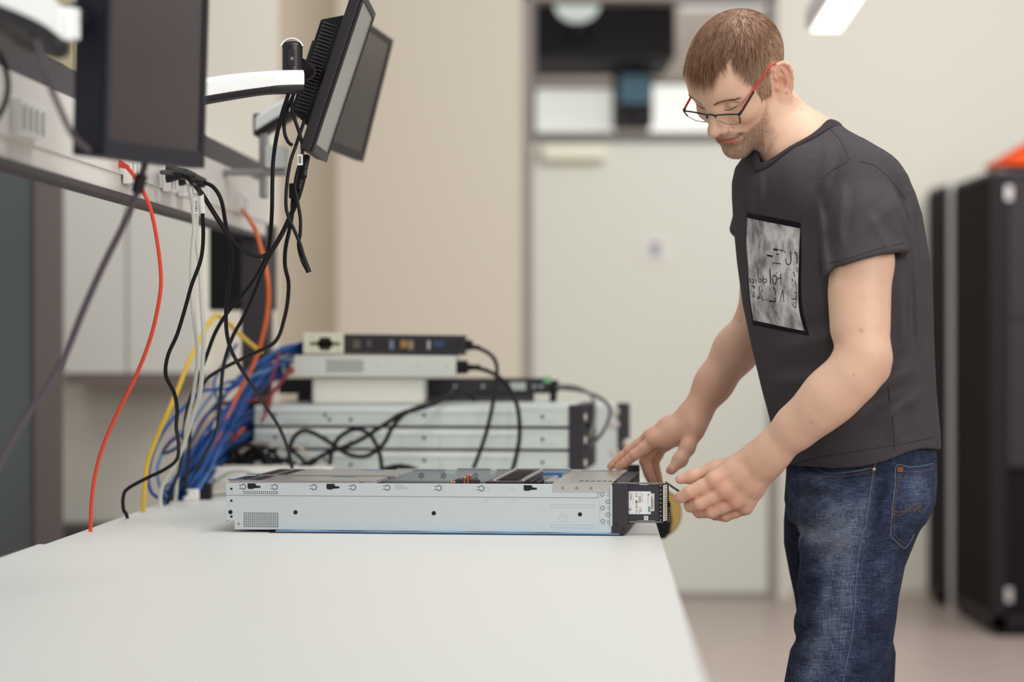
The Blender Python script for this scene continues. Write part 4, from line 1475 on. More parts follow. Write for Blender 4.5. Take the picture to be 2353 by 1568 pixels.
# cables coming down from the tilted monitors
cable([(668, 200, 4.44), (660, 225, 4.45), (648, 262, 4.46), (636, 312, 4.47), (628, 367, 4.48), (626, 415, 4.48), (625, 481, 4.48), (622, 533, 4.5), (617, 572, 4.52), (607, 601, 4.53), (579, 650, 4.56), (527, 713, 4.62), (496, 762, 4.66), (475, 817, 4.72), (455, 872, 4.78), (438, 914, 4.84), (429, 948, 4.9), (424, 982, 4.95), (420, 1027, 5.02), (413, 1079, 5.1), (400, 1113, 5.16), (388, 1150, 5.2), (380, 1210, 5.22), (376, 1600, 5.22), (374, 2020, 5.22)],
      R1, M_cblk, 'long black cable dropping from the white arm to the back bench edge')
cable([(690, 410, 4.47), (681, 462, 4.49), (660, 512, 4.52), (632, 565, 4.55), (608, 611, 4.58), (590, 660, 4.61), (572, 702, 4.65), (556, 735, 4.68), (537, 769, 4.72), (524, 803, 4.76), (513, 845, 4.82), (508, 893, 4.88), (505, 941, 4.95), (496, 993, 5.04), (479, 1031, 5.12), (455, 1069, 5.2), (427, 1096, 5.26), (407, 1124, 5.3), (396, 1160, 5.32)],
      R1, M_cblk, 'black cable slanting from the monitor down into the blue cable bundle')
cable([(676, 215, 4.46), (664, 240, 4.47), (654, 275, 4.47), (654, 305, 4.47), (662, 326, 4.47), (672, 334, 4.47)], R2, M_cblk, 'short black cable loop behind the nearer tilted monitor')
cable([(676, 210, 4.45), (670, 240, 4.46), (676, 270, 4.46), (686, 300, 4.46), (694, 330, 4.46), (694, 362, 4.46), (684, 392, 4.46), (678, 428, 4.46), (684, 465, 4.46), (690, 500, 4.46), (690, 535, 4.46), (686, 564, 4.46), (694, 598, 4.45), (706, 622, 4.45)],
      R2, M_cblk, 'black cable weaving below the monitor to the loose dangling end')
cable([(700, 275, 4.47), (690, 305, 4.46), (678, 340, 4.46), (668, 370, 4.45), (660, 415, 4.45), (657, 468, 4.45), (663, 499, 4.45), (678, 533, 4.45), (690, 562, 4.45), (698, 590, 4.45), (709, 624, 4.45)],
      R2, M_cblk, 'black cable with a slim loose plug dangling right of the cable bunch', ends=((-1, (.03, .0055), M_black, 'plug'),))
cable([(698, 395, 4.48), (684, 425, 4.5), (673, 460, 4.5), (671, 494, 4.5), (665, 528, 4.5), (656, 572, 4.5), (655, 611, 4.52), (663, 651, 4.54), (660, 700, 4.58), (651, 741, 4.62), (641, 772, 4.66), (624, 793, 4.7), (589, 810, 4.76), (544, 831, 4.82), (503, 852, 4.88), (475, 872, 4.92), (461, 900, 4.96), (448, 930, 5.0), (440, 960, 5.04), (436, 1000, 5.1), (434, 1050, 5.18), (428, 1100, 5.26), (424, 1135, 5.3)],
      R1, M_cblk, 'rightmost black hanging cable, swinging left below the yellow one')
mm = thing('cable_adapter', 'black adapter block in the cables under the tilted monitor', 'adapter', tuple(W(684, 420, 4.46)))
MB().box(W(667, 458, 4.5), W(682, 421, 4.47)).build('adapter_body', M_black, mm, bevel=.002)
MB().cyl(W(687, 436, 4.47), W(698, 380, 4.475), .0075, n=12).build('plug', M_black, mm, bevel=.001)
mm = thing('cable_tag', 'small white bar code tag on the cable under the tilted monitor', 'tag', tuple(W(690, 372, 4.44)))
a, b = W(684, 380, 4.44), W(696, 355, 4.44)
MB().box((a.x, 4.437, a.z), (b.x, 4.4385, b.z)).build('tag_sheet', mat('sleeve_white', srgb(232, 230, 226), .5), mm)
q = MB()
z = a.z + .004
while z < b.z - .004:
    q.box((a.x + .002, 4.4364, z), (a.x + .007, 4.4371, z + .0009))
    z += .0019
q.build('bar_code', M_ink, mm)

# orange and yellow patch cables
cable([(553, 478, sY(553)), (571, 502, 5.36), (589, 533, 5.35), (600, 572, 5.34), (610, 611, 5.34), (616, 651, 5.34), (617, 690, 5.35), (610, 745, 5.37), (596, 800, 5.4), (582, 838, 5.42), (566, 870, 5.44), (545, 910, 5.46), (520, 960, 5.46), (490, 1030, 5.44), (460, 1090, 5.42)],
      .0048, M_cora, 'orange network cable curving down from the far socket past the dark post', ends=((0, (.02, .008), M_cora, 'plug'),))
cable([(600, 808, 5.5), (593, 804, 5.48), (562, 779, 5.4), (531, 748, 5.3), (510, 731, 5.25), (496, 726, 5.2), (479, 745, 5.15), (458, 783, 5.1), (434, 831, 5.06), (407, 900, 5.03), (386, 948, 5.01), (362, 1003, 5.0), (341, 1058, 4.99), (333, 1113, 4.98), (329, 1185, 4.98), (327, 1260, 4.98), (326, 1700, 4.99), (322, 2080, 5.0)],
      .0052, M_cyel, 'yellow network cable arching over the blue bundle and down behind the bench')

# blue patch cable bundle from the server rears to the back bench edge
rr = random.Random(21)
gB = 'blue network cables bundled behind the bench'
for i in range(40):
    if i < 8:
        sx, sy, Y0 = 692, 788 + i * 4, 5.78 + .02 * i
    elif i < 16:
        sx, sy, Y0 = 664 + rr.uniform(-8, 4), 828 + (i - 8) * 4.2, 5.76 + .02 * (i - 8)
    elif i < 30:
        sx, sy, Y0 = 586, 940 + (i - 16) * 5.5, 5.76 + .018 * (i - 16)
    else:
        sx, sy, Y0 = 588, 990 + (i - 30) * 4, 5.8 + .014 * (i - 30)
    ex, ey = 398 + rr.uniform(-8, 60), 1120 + rr.uniform(-14, 22)
    if i % 5 == 0:
        ex = 388 + rr.uniform(0, 20)
    dx, dy = sx - ex, ey - sy
    m1 = (sx - dx * .22, sy + dy * (.04 + rr.uniform(0, .10)), Y0 - .05 - rr.uniform(0, .1))
    m2 = (sx - dx * (.50 + rr.uniform(-.05, .05)), sy + dy * (.28 + rr.uniform(-.06, .14)), 5.58 + rr.uniform(-.1, .1))
    m3 = (sx - dx * (.78 + rr.uniform(-.05, .05)), sy + dy * (.66 + rr.uniform(-.08, .08)), 5.45 + rr.uniform(-.06, .06))
    o = cable([(sx + 3, sy, Y0 + .01), m1, m2, m3, (ex, ey, 5.36 + rr.uniform(-.04, .03)), (min(ex - 22, 404), ey + 60, 5.36), (398 - (i % 10) * 3, 1500, 5.36), (396 - (i % 8) * 4, 1960, 5.36 + .006 * (i % 7))], .0036,
              M_cblu if rr.random() < .9 else M_cblp, 'blue network cable in the thick bundle sweeping down from the server rears', group=gB)
# dark cables behind the blue ones
for i in range(20):
    sx, sy, Y0 = 584 + rr.uniform(-6, 8), 900 + i * 8.4, 5.90 + .008 * i
    ex, ey = 440 + rr.uniform(-20, 70), 1095 + rr.uniform(-20, 24)
    dx, dy = sx - ex, ey - sy
    cable([(sx + 4, sy, Y0), (sx - dx * .25, sy + dy * rr.uniform(.02, .16), Y0 - .06), (sx - dx * .55, sy + dy * rr.uniform(.3, .5), 5.72), (sx - dx * .8, sy + dy * .72, 5.62), (ex, ey, 5.52), (ex - 18, ey + 40, 5.50)], .0042,
          M_cnav if i % 3 else M_cblk, 'dark cable in the shade behind the blue bundle', group='dark cables behind the blue bundle')
# outer blue loops with their own course
cable([(688, 800, 5.8), (640, 808, 5.7), (590, 838, 5.6), (530, 890, 5.5), (465, 900, 5.42), (420, 940, 5.35), (380, 985, 5.28), (352, 1040, 5.22), (341, 1095, 5.18), (347, 1130, 5.16), (365, 1146, 5.15), (380, 1160, 5.2)],
      .004, M_cblu, 'outermost blue network cable looping left next to the yellow one')
cable([(620, 850, 5.6), (560, 870, 5.55), (510, 885, 5.5), (470, 930, 5.45), (440, 975, 5.4), (405, 1000, 5.36), (380, 1030, 5.32), (364, 1065, 5.28), (362, 1090, 5.25), (368, 1120, 5.22), (385, 1145, 5.22)],
      .0036, M_cblp, 'pale blue cable making the second loop left of the bundle')
cable([(545, 790, 5.6), (505, 850, 5.6), (492, 880, 5.58), (497, 910, 5.56), (508, 940, 5.54), (500, 990, 5.5)], .0034, M_cblu, 'thin blue cable bending above the bundle beside the orange one')
cable([(420, 1000, 5.3), (396, 1012, 5.3), (380, 1030, 5.3), (376, 1042, 5.3), (395, 1036, 5.3), (420, 1020, 5.3)], .0042, mat('cable_navy', srgb(56, 66, 108), .45), 'short navy cable loop at the left of the bundle')
# red and orange strays in the bundle
cable([(674, 848, 5.72), (650, 872, 5.7), (630, 900, 5.68), (612, 915, 5.66), (560, 922, 5.64), (510, 930, 5.6), (470, 960, 5.55), (450, 1000, 5.5)], .0048, M_cdor, 'dark red cable running through the blue bundle')
cable([(672, 846, 5.76), (648, 874, 5.74), (628, 902, 5.73), (614, 930, 5.73), (604, 960, 5.76), (590, 1000, 5.78)], .0045, mat('cable_redor', srgb(192, 62, 32), .45), 'red orange cable entering the stack beside the foam block')
cable([(642, 812, 5.7), (630, 850, 5.66), (624, 880, 5.64), (620, 930, 5.62), (600, 970, 5.6)], .0036, M_cdor, 'thin dark red cable dropping behind the blue cables')
for i, (px, py) in enumerate(((513, 1012), (545, 998))):
    cable([(px + 16, py - 14, 5.60), (px + 5, py - 4, 5.58), (px - 3, py + 6, 5.58), (px - 12, py + 18, 5.60)], .0036, MATS['cable_redor'], 'short piece of orange cable showing inside the blue bundle', group='orange cables inside the bundle')
for i, (px, py) in enumerate(((470, 985), (450, 1005))):
    cable([(px + 34, py - 40, 5.56), (px + 8, py - 10, 5.5), (px - 14, py + 20, 5.48), (px - 30, py + 50, 5.46)], .0044, mat('cable_tan', srgb(206, 172, 116), .5), 'tan cable partly hidden in the blue bundle', group='tan cables in the bundle')

# black tangle in front of the stack, left
gT = 'black cables tangled on the bench in front of the stack'
rr = random.Random(33)
for i in range(16):
    x0 = 470 + rr.uniform(0, 150)
    w = rr.uniform(40, 110)
    y0 = 1068 + rr.uniform(0, 14)
    top = y0 - rr.uniform(14, 52)
    Yt = 5.64 + rr.uniform(-.03, .05)
    cable([(x0, y0, Yt), (x0 + w * .12, y0 - (y0 - top) * .7, Yt), (x0 + w * .45, top, Yt), (x0 + w * .8, y0 - (y0 - top) * .6, Yt - .01), (x0 + w, y0 + 6, Yt - .02)], .0048, M_cblk,
          'black cable in the tangle between the power box and the servers', group=gT)
cable([(545, 1045, 5.62), (575, 1024, 5.62), (600, 1016, 5.62), (620, 1020, 5.62)], .006, mat('cable_taupe', srgb(150, 140, 134), .5), 'taupe grey cable lying over the black tangle')
cable([(640, 1036, 5.64), (668, 1026, 5.64), (690, 1030, 5.64), (708, 1048, 5.63), (714, 1066, 5.63)], .0036, mat('cable_beige', srgb(206, 192, 176), .5), 'beige cable arching in front of the lower flat servers')
YB_ = 5.60
cable([(664, 1085, YB_), (665, 1040, YB_), (674, 1008, YB_), (692, 992, YB_), (714, 993, YB_), (740, 1006, YB_), (765, 1022, YB_), (795, 1042, YB_), (830, 1050, YB_), (860, 1040, YB_), (885, 1015, YB_), (900, 985, YB_), (925, 955, YB_), (960, 937, YB_ + .02), (1000, 928, 5.66), (1030, 908, 5.72), (1040, 897, 5.8)],
      .0052, M_cblk, 'black cable looping across the stack from the bench up to the switch')
cable([(690, 1082, YB_ - .02), (720, 1060, YB_ - .02), (755, 1040, YB_ - .02), (790, 1028, YB_ - .02), (830, 1010, YB_ - .02), (865, 988, YB_ - .02), (890, 972, YB_ - .02), (925, 950, YB_ - .02), (975, 936, YB_ + .02), (1030, 914, 5.7), (1070, 905, 5.75), (1092, 922, 5.76)],
      .0052, M_cblk, 'second black cable rising diagonally over the stack to the switch')
cable([(756, 1084, YB_), (762, 1040, YB_), (776, 1010, YB_), (800, 992, YB_), (825, 987, YB_), (850, 1000, YB_), (866, 1025, YB_), (874, 1050, YB_), (878, 1084, YB_)],
      .0052, M_cblk, 'black cable forming a rounded arch before the middle flat server')
cable([(880, 1082, YB_ - .03), (915, 1074, YB_ - .03), (950, 1080, YB_ - .03), (965, 1092, YB_ - .03)], .008, M_cblk, 'thick black cable end bulging up behind the open server')
mm = thing('cable_connector', 'black inline connector in the cables before the lowest flat server', 'connector', tuple(W(715, 1060, YB_ - .05)))
MB().cyl(W(690, 1078, YB_ - .05), W(728, 1056, YB_ - .05), .010, .007, n=14).build('connector_body', M_black, mm, bevel=.002)
# power cords at the right of the small devices
cable([(1062, 795, YF), (1090, 798, YF - .01), (1120, 810, YF - .05), (1138, 830, YF - .1), (1142, 860, YF - .14), (1134, 920, YF - .18), (1120, 985, YF - .2), (1104, 1035, YF - .2), (1086, 1082, YF - .2)],
      .0050, M_cblk, 'black power cord from the upper device curving down the stack', ends=((0, (.03, .010), M_black, 'plug'),))
cable([(1056, 846, YF), (1080, 845, YF - .01), (1112, 850, YF - .05), (1145, 866, YF - .1), (1172, 895, YF - .14), (1190, 940, YF - .17), (1194, 1000, YF - .19), (1186, 1050, YF - .2), (1176, 1086, YF - .2)],
      .0054, M_cblk, 'black power cord from the silver device reaching farthest right down the stack', ends=((0, (.035, .011), M_black, 'plug'),))
cable([(1280, 888, Y7), (1310, 888, Y7 - .02), (1340, 896, Y7 - .04), (1360, 912, Y7 - .06), (1367, 945, Y7 - .1), (1362, 985, Y7 - .15), (1346, 1020, Y7 - .2)], .0048, M_cgry, 'grey power cord left of two right of the stack')
cable([(1282, 892, Y7), (1330, 897, Y7 - .02), (1365, 908, Y7 - .05), (1392, 925, Y7 - .08), (1402, 945, Y7 - .1), (1390, 985, Y7 - .15), (1364, 1018, Y7 - .2), (1344, 1030, Y7 - .22)], .0046, mat('cable_darkgrey', srgb(72, 70, 70), .5), 'dark grey power cord right of two beside the stack')
cable([(1268, 890, Y7), (1272, 905, Y7), (1270, 925, Y7)], .009, M_cblk, 'short black plug lead hanging from the right end of the black switch')
# thin grey cable in front of the power box
cable([(476, 1118, 5.46), (500, 1104, 5.46), (525, 1088, 5.46), (550, 1083, 5.46), (575, 1088, 5.46), (600, 1100, 5.46), (630, 1122, 5.46)], .0026, mat('cable_sage', srgb(150, 162, 152), .5), 'thin grey green cable arching before the cream power box')
cable([(440, 1136, 5.5), (470, 1140, 5.46), (500, 1138, 5.44), (530, 1132, 5.44), (560, 1130, 5.44)], .0028, MATS['cable_sage'], 'thin grey green cable lying flat on the bench by the open server')
# ------------------------------------------------------------------ implicit surfaces (for the man's body and clothes)
def vec(p):
    return np.array([float(p[0]), float(p[1]), float(p[2])])


class Field:
    """sequence of smoothly blended primitives; meshed with surface nets"""

    def __init__(self):
        self.ops = []

    def _add(self, op, fn, c, r, k):
        self.ops.append((op, fn, vec(c), float(r), float(k)))

    def cap(self, a, b, ra, rb, k=0.01, op='u', flat=None):
        a, b = vec(a), vec(b)
        ba = b - a
        L2 = max(float(ba @ ba), 1e-12)
        fl = None
        if flat is not None:
            fl = (vec(flat[0]) / np.linalg.norm(vec(flat[0])), flat[1])

        def fn(P):
            pa = P - a
            t = np.clip(pa @ ba / L2, 0, 1)
            q = pa - t[:, None] * ba
            if fl is not None:
                s = q @ fl[0]
                q = q + np.outer(s * (1.0 / fl[1] - 1.0), fl[0])
            return np.sqrt((q * q).sum(1)) - (ra + (rb - ra) * t)
        m = 1.0 if flat is None else max(1.0, flat[1])
        self._add(op, fn, (a + b) / 2, np.sqrt(L2) / 2 + max(ra, rb) * m, k)

    def ell(self, c, R, rad, k=0.01, op='u'):
        c = vec(c)
        R = np.array(R, float)
        rad = np.array(rad, float)

        def fn(P):
            q = (P - c) @ R
            k0 = np.sqrt(((q / rad) ** 2).sum(1))
            k1 = np.sqrt(((q / rad ** 2) ** 2).sum(1)) + 1e-9
            return np.where(k0 < 1e-4, -rad.min(), k0 * (k0 - 1.0) / k1)
        self._add(op, fn, c, rad.max(), k)

    def chain(self, pts, radii, k=0.006, op='u', flat=None):
        for i in range(len(pts) - 1):
            self.cap(pts[i], pts[i + 1], radii[i], radii[i + 1], k, op, flat)

    def bump(self, fn, c, r):
        """adds fn(P) to the distance near c"""
        self._add('d', fn, c, r, 0.0)

    def custom(self, op, fn, c, r, k):
        self._add(op, fn, c, r, k)

    def ev(self, P, c=None, r=None):
        d = np.full(len(P), 1.0)
        for op, fn, bc, br, k in self.ops:
            if c is not None:
                if np.linalg.norm(c - bc) - br - r > k + .08:
                    continue
            if op == 'd':
                d = d + fn(P)
                continue
            e = fn(P)
            if op == 'u':
                if k > 0:
                    h = np.maximum(k - np.abs(d - e), 0) / k
                    d = np.minimum(d, e) - h * h * k * .25
                else:
                    d = np.minimum(d, e)
            else:
                e = -e
                if k > 0:
                    h = np.maximum(k - np.abs(d - e), 0) / k
                    d = np.maximum(d, e) + h * h * k * .25
                else:
                    d = np.maximum(d, e)
        return d

    def mesh(self, lo, hi, h, B=20):
        lo, hi = vec(lo), vec(hi)
        n = np.ceil((hi - lo) / h).astype(int)
        nb = np.ceil(n / B).astype(int)
        keys, verts, quads = [], [], []
        S = np.array([1, 1 << 20, 1 << 40], dtype=np.int64)
        g = np.arange(B + 1)
        G = np.stack(np.meshgrid(g, g, g, indexing='ij'), -1).reshape(-1, 3)
        rad = B * h * math.sqrt(3) / 2
        corners = np.array([[i, j, k] for i in (0, 1) for j in (0, 1) for k in (0, 1)])
        for bx in range(nb[0]):
            for by in range(nb[1]):
                for bz in range(nb[2]):
                    o = np.array([bx, by, bz]) * B
                    c = lo + (o + B / 2) * h
                    live = [1 for op, fn, bc, br, k in self.ops if op == 'u' and np.linalg.norm(c - bc) - br - rad <= k + .004]
                    if not live:
                        continue
                    dc = float(self.ev(c[None], c, rad)[0])
                    if abs(dc) > rad * 2.6 + .01:
                        continue
                    D = self.ev(lo + (o + G) * h, c, rad).reshape(B + 1, B + 1, B + 1)
                    ins = D < 0
                    if ins.all() or not ins.any():
                        continue
                    V8 = np.stack([D[i:B + i, j:B + j, k:B + k] for i, j, k in corners], -1)
                    I8 = V8 < 0
                    mixed = I8.any(-1) & ~I8.all(-1)
                    idx = np.argwhere(mixed)
                    if len(idx) == 0:
                        continue
                    v8 = V8[mixed]
                    acc = np.zeros((len(idx), 3))
                    cnt = np.zeros(len(idx))
                    for a in range(8):
                        for b in range(a + 1, 8):
                            if np.abs(corners[a] - corners[b]).sum() != 1:
                                continue
                            s = (v8[:, a] < 0) != (v8[:, b] < 0)
                            t = v8[:, a] / np.where(s, v8[:, a] - v8[:, b], 1)
                            p = corners[a] + t[:, None] * (corners[b] - corners[a])
                            acc += np.where(s[:, None], p, 0)
                            cnt += s
                    verts.append(lo + (o + idx + acc / cnt[:, None]) * h)
                    keys.append((idx + o + 4) @ S)
                    for ax in range(3):
                        u, w = (ax + 1) % 3, (ax + 2) % 3
                        sl0 = [slice(0, B)] * 3
                        sl1 = [slice(0, B)] * 3
                        sl1[ax] = slice(1, B + 1)
                        d0, d1 = ins[tuple(sl0)], ins[tuple(sl1)]
                        e = np.argwhere(d0 != d1)
                        if len(e) == 0:
                            continue
                        flip = d0[d0 != d1]
                        du, dw = np.zeros(3, int), np.zeros(3, int)
                        du[u], dw[w] = 1, 1
                        q = np.stack([(e + o + 4 - du - dw) @ S, (e + o + 4 - dw) @ S, (e + o + 4) @ S, (e + o + 4 - du) @ S], 1)
                        q[~flip] = q[~flip][:, ::-1]
                        quads.append(q)
        keys = np.concatenate(keys)
        verts = np.concatenate(verts)
        quads = np.concatenate(quads)
        order = np.argsort(keys)
        ks = keys[order]
        pos = np.searchsorted(ks, quads)
        pos = np.clip(pos, 0, len(ks) - 1)
        ok = (ks[pos] == quads).all(1)
        F = order[pos][ok]
        return verts, F


def np_mesh(name, V, F, mats, parent, smooth_it=0, sf=0.5):
    M = MX[parent.name].inverted() if parent is not None else Matrix.Identity(4)
    A = np.array(M)
    Vl = V @ A[:3, :3].T + A[:3, 3]
    me = bpy.data.meshes.new(name)
    me.vertices.add(len(Vl))
    me.vertices.foreach_set('co', Vl.ravel())
    me.loops.add(F.size)
    me.loops.foreach_set('vertex_index', F.ravel().astype(np.int32))
    me.polygons.add(len(F))
    me.polygons.foreach_set('loop_start', np.arange(0, F.size, F.shape[1], dtype=np.int32))
    me.polygons.foreach_set('use_smooth', np.ones(len(F), bool))
    me.update(calc_edges=True)
    me.validate()
    for m in (mats if isinstance(mats, (list, tuple)) else [mats]):
        me.materials.append(m)
    o = bpy.data.objects.new(name, me)
    COL.objects.link(o)
    o.parent = parent
    MX[o.name] = MX[parent.name] if parent is not None else Matrix.Identity(4)
    return o


def relax(V, F, it=2, lam=0.5):
    """Taubin-like smoothing on quads"""
    n = len(V)
    e = np.concatenate([F[:, [0, 1]], F[:, [1, 2]], F[:, [2, 3]], F[:, [3, 0]]])
    e = np.concatenate([e, e[:, ::-1]])
    cnt = np.bincount(e[:, 0], minlength=n).astype(float)
    cnt[cnt == 0] = 1
    for i in range(it):
        for l in (lam, -lam * 1.02):
            A = np.stack([np.bincount(e[:, 0], weights=V[e[:, 1], k], minlength=n) for k in range(3)], 1) / cnt[:, None]
            V = V + l * (A - V)
    return V


# ------------------------------------------------------------------ the man
FOOT = W(1960, 784, 4.48)
man = thing('person', 'man in dark grey T-shirt, blue jeans and glasses bending over the open server', 'person', (FOOT.x, FOOT.y, 0))

PSI, PHI, RHO = math.radians(42.3), math.radians(40.4), math.radians(8.9)
hF = Vector((-math.cos(PSI) * math.cos(PHI), -math.sin(PSI) * math.cos(PHI), -math.sin(PHI)))
hL0 = Vector((math.sin(PSI), -math.cos(PSI), 0))
hU0 = hF.cross(hL0)
hL = hL0 * math.cos(RHO) - hU0 * math.sin(RHO)
hU = hU0 * math.cos(RHO) + hL0 * math.sin(RHO)
HS = 0.92
HR = Matrix((hF, hL, hU)).transposed()
HT = Vector((.4225, 4.47, 1.6750))
HRn = np.array(HR)


def H(f, l, u):
    """head frame (forward, left, up from the ear line) -> world"""
    return HT + HR @ Vector((f, l, u)) * HS


def to_head(V):
    return ((np.asarray(V) - vec(HT)) @ HRn) / HS


B = Field()
SKIN_H = .0016


def he(f, l, u, rad, k=.01, op='u', R=None):
    Rm = HRn if R is None else HRn @ np.array(R)
    B.ell(H(f, l, u), Rm, [r * HS for r in rad], k, op)


def hc(a, b, ra, rb, k=.008, op='u', flat=None):
    fl = None if flat is None else (HR @ Vector(flat[0]), flat[1])
    B.cap(H(*a), H(*b), ra * HS, rb * HS, k, op, fl)


# skull and face masses
he(-.012, 0, .048, (.113, .0860, .098), .01)
he(.046, 0, .046, (.060, .064, .056), .03)
he(.040, 0, -.015, (.056, .060, .070), .03)
he(.030, 0, -.055, (.056, .054, .046), .03)
for s in (-1, 1):
    hc((-.004, s * .054, -.052), (.040, s * .040, -.086), .016, .016, .025)
    hc((.040, s * .040, -.086), (.076, s * .012, -.102), .016, .016, .02)
    hc((-.002, s * .060, -.005), (-.004, s * .054, -.052), .016, .016, .03)
    he(.060, s * .048, -.016, (.026, .018, .016), .022)          # cheek bone
    hc((.090, s * .012, .030), (.070, s * .056, .029), .008, .008, .018)   # brow
he(.080, 0, -.101, (.019, .023, .017), .016)                     # chin
he(.082, 0, -.062, (.023, .030, .026), .022)                     # muzzle
# eyes: hollow, lidded ball
for s in (-1, 1):
    he(.1030, s * .037, .0175, (.018, .0190, .0125), .014, 's')
    he(.0775, s * .0365, .0145, (.0140, .0165, .0128), .004)
    # lid crease above and the closed lash line below
    for a, b in (((.0905, s * .024, .0195), (.0925, s * .036, .0235)), ((.0925, s * .036, .0235), (.0850, s * .052, .0205))):
        hc(a, b, .0020, .0018, .005, 's')
    for a, b in (((.0925, s * .022, .0085), (.0930, s * .034, .0062)), ((.0930, s * .034, .0062), (.0850, s * .0520, .0115))):
        hc(a, b, .0014, .0014, .003, 's')
    # soft bag under the eye
    hc((.089, s * .025, .0005), (.083, s * .047, .001), .004, .004, .008)
# nose
hc((.092, 0, .020), (.109, 0, -.012), .0075, .0085, .014)
hc((.109, 0, -.012), (.1195, 0, -.027), .0085, .0105, .010)
he(.1200, 0, -.0285, (.0120, .0120, .0110), .008)
for s in (-1, 1):
    hc((.088, s * .008, .008), (.098, s * .013, -.026), .006, .008, .012)
    he(.1060, s * .0150, -.0318, (.0118, .0085, .0095), .004)
    he(.1100, s * .0070, -.0405, (.0060, .0036, .0045), .004, 's')
    hc((.0965, s * .0250, -.027), (.0955, s * .0240, -.038), .0014, .0014, .005, 's')
hc((.108, 0, -.040), (.101, 0, -.046), .0050, .0050, .008)
# lips
for s in (-1, 1):
    hc((.1045, s * .0030, -.0555), (.1010, s * .0140, -.0560), .0042, .0038, .005)
    hc((.1010, s * .0140, -.0560), (.0915, s * .0300, -.0600), .0038, .0018, .005)
    hc((.1030, s * .0, -.0665), (.0990, s * .0140, -.0655), .0066, .0060, .005)
    hc((.0990, s * .0140, -.0655), (.0910, s * .0295, -.0618), .0060, .0020, .005)
    hc((.1110, s * .0, -.0600), (.1065, s * .0130, -.0596), .0019, .0018, .003, 's')
    hc((.1065, s * .0130, -.0596), (.0930, s * .0320, -.0606), .0018, .0014, .003, 's')
    he(.0895, s * .0335, -.0605, (.005, .0040, .0045), .008, 's')
he(.1060, 0, -.0800, (.0085, .018, .0055), .010, 's')
he(.1090, 0, -.048, (.006, .0032, .006), .006, 's')              # philtrum


# ears
def ear(s):
    a_ = math.radians(34)
    O = (-.004, s * .0815, .000)
    e = Vector((-math.cos(a_), s * math.sin(a_), 0))
    up = Vector((-.16, 0, .98)).normalized()
    nn = e.cross(up).normalized()

    def p(u, v, w=0):
        q = Vector(O) + e * (u * 1.18) + up * (v * 1.16) + nn * (w * (-1 if nn.y * s < 0 else 1))
        return tuple(q)
    Rm = np.array(Matrix((e, up, nn)).transposed())
    c = p(.017, .002)
    he(*c, (.0200, .0345, .0048), .003, 'u', Rm)
    he(*p(.010, .002, -.008), (.013, .024, .008), .006, 'u', Rm)
    pts = [(.008, .006), (.002, .016), (.005, .026), (.013, .0325), (.023, .0315), (.0305, .024), (.0335, .012), (.0325, -.002), (.028, -.013), (.021, -.022)]
    for i in range(len(pts) - 1):
        hc(p(*pts[i], .0035), p(*pts[i + 1], .0035), .0040, .0040, .0025)
    he(*p(.013, -.026, .004), (.0115, .0110, .0050), .004, 'u', Rm)
    he(*p(.013, -.001, .008), (.0095, .0150, .0085), .003, 's', Rm)          # concha
    he(*p(.020, .018, .007), (.0095, .012, .0066), .003, 's', Rm)
    for a, b in (((.019, .022), (.023, .010)), ((.023, .010), (.024, -.004)), ((.024, -.004), (.017, -.016))):
        hc(p(*a, .0030), p(*b, .0030), .0033, .0033, .0025)
    he(*p(.003, -.006, .004), (.0045, .0065, .0045), .004, 'u', Rm)          # tragus
    he(*p(.013, -.016, .004), (.0045, .0035, .0038), .004, 'u', Rm)


ear(1)
ear(-1)

# neck and (hidden) shoulders that join head and arms into one body
NB_ = W(1832, 334, 4.475)
B.cap(H(-.025, 0, -.010), NB_, .050, .054, .02)
B.cap(H(-.020, .0, -.045), W(1820, 348, 4.455), .046, .050, .014)
B.cap(H(-.012, .050, -.045), W(1802, 372, 4.41), .012, .009, .02)      # neck muscle
B.cap(H(-.046, .0, -.006), W(1846, 318, 4.49), .034, .038, .02)
B.cap(W(1850, 352, 4.475), W(1965, 430, 4.33), .055, .05, .04)
B.cap(W(1850, 352, 4.475), W(1772, 425, 4.60), .055, .05, .04)
B.cap(W(1850, 350, 4.475), W(1880, 560, 4.47), .06, .08, .04)

# left (near) arm
S_ = W(1975, 440, 4.315)
B.cap(S_, W(1980, 600, 4.255), .048, .0500, .03)
B.cap(W(1980, 600, 4.255), W(1985, 800, 4.22), .0510, .0445, .03)
B.cap(W(1966, 680, 4.245), W(1966, 750, 4.235), .044, .041, .03)
aL = [W(1986, 828, 4.215), W(1907, 908, 4.232), W(1832, 980, 4.262), W(1752, 1056, 4.298)]
B.chain(aL, [.0455, .0425, .0370, .0300], .02)
B.cap(W(1960, 872, 4.215), W(1880, 945, 4.235), .040, .036, .03)
B.cap(W(2012, 836, 4.22), W(2016, 852, 4.222), .020, .017, .02)          # point of the elbow

# right (far) arm
B.cap(W(1770, 440, 4.62), W(1750, 720, 4.735), .05, .045, .03)
aR = [W(1750, 735, 4.74), W(1692, 805, 4.738), W(1640, 882, 4.735), W(1596, 952, 4.732)]
B.chain(aR, [.0455, .0425, .0350, .0275], .02)


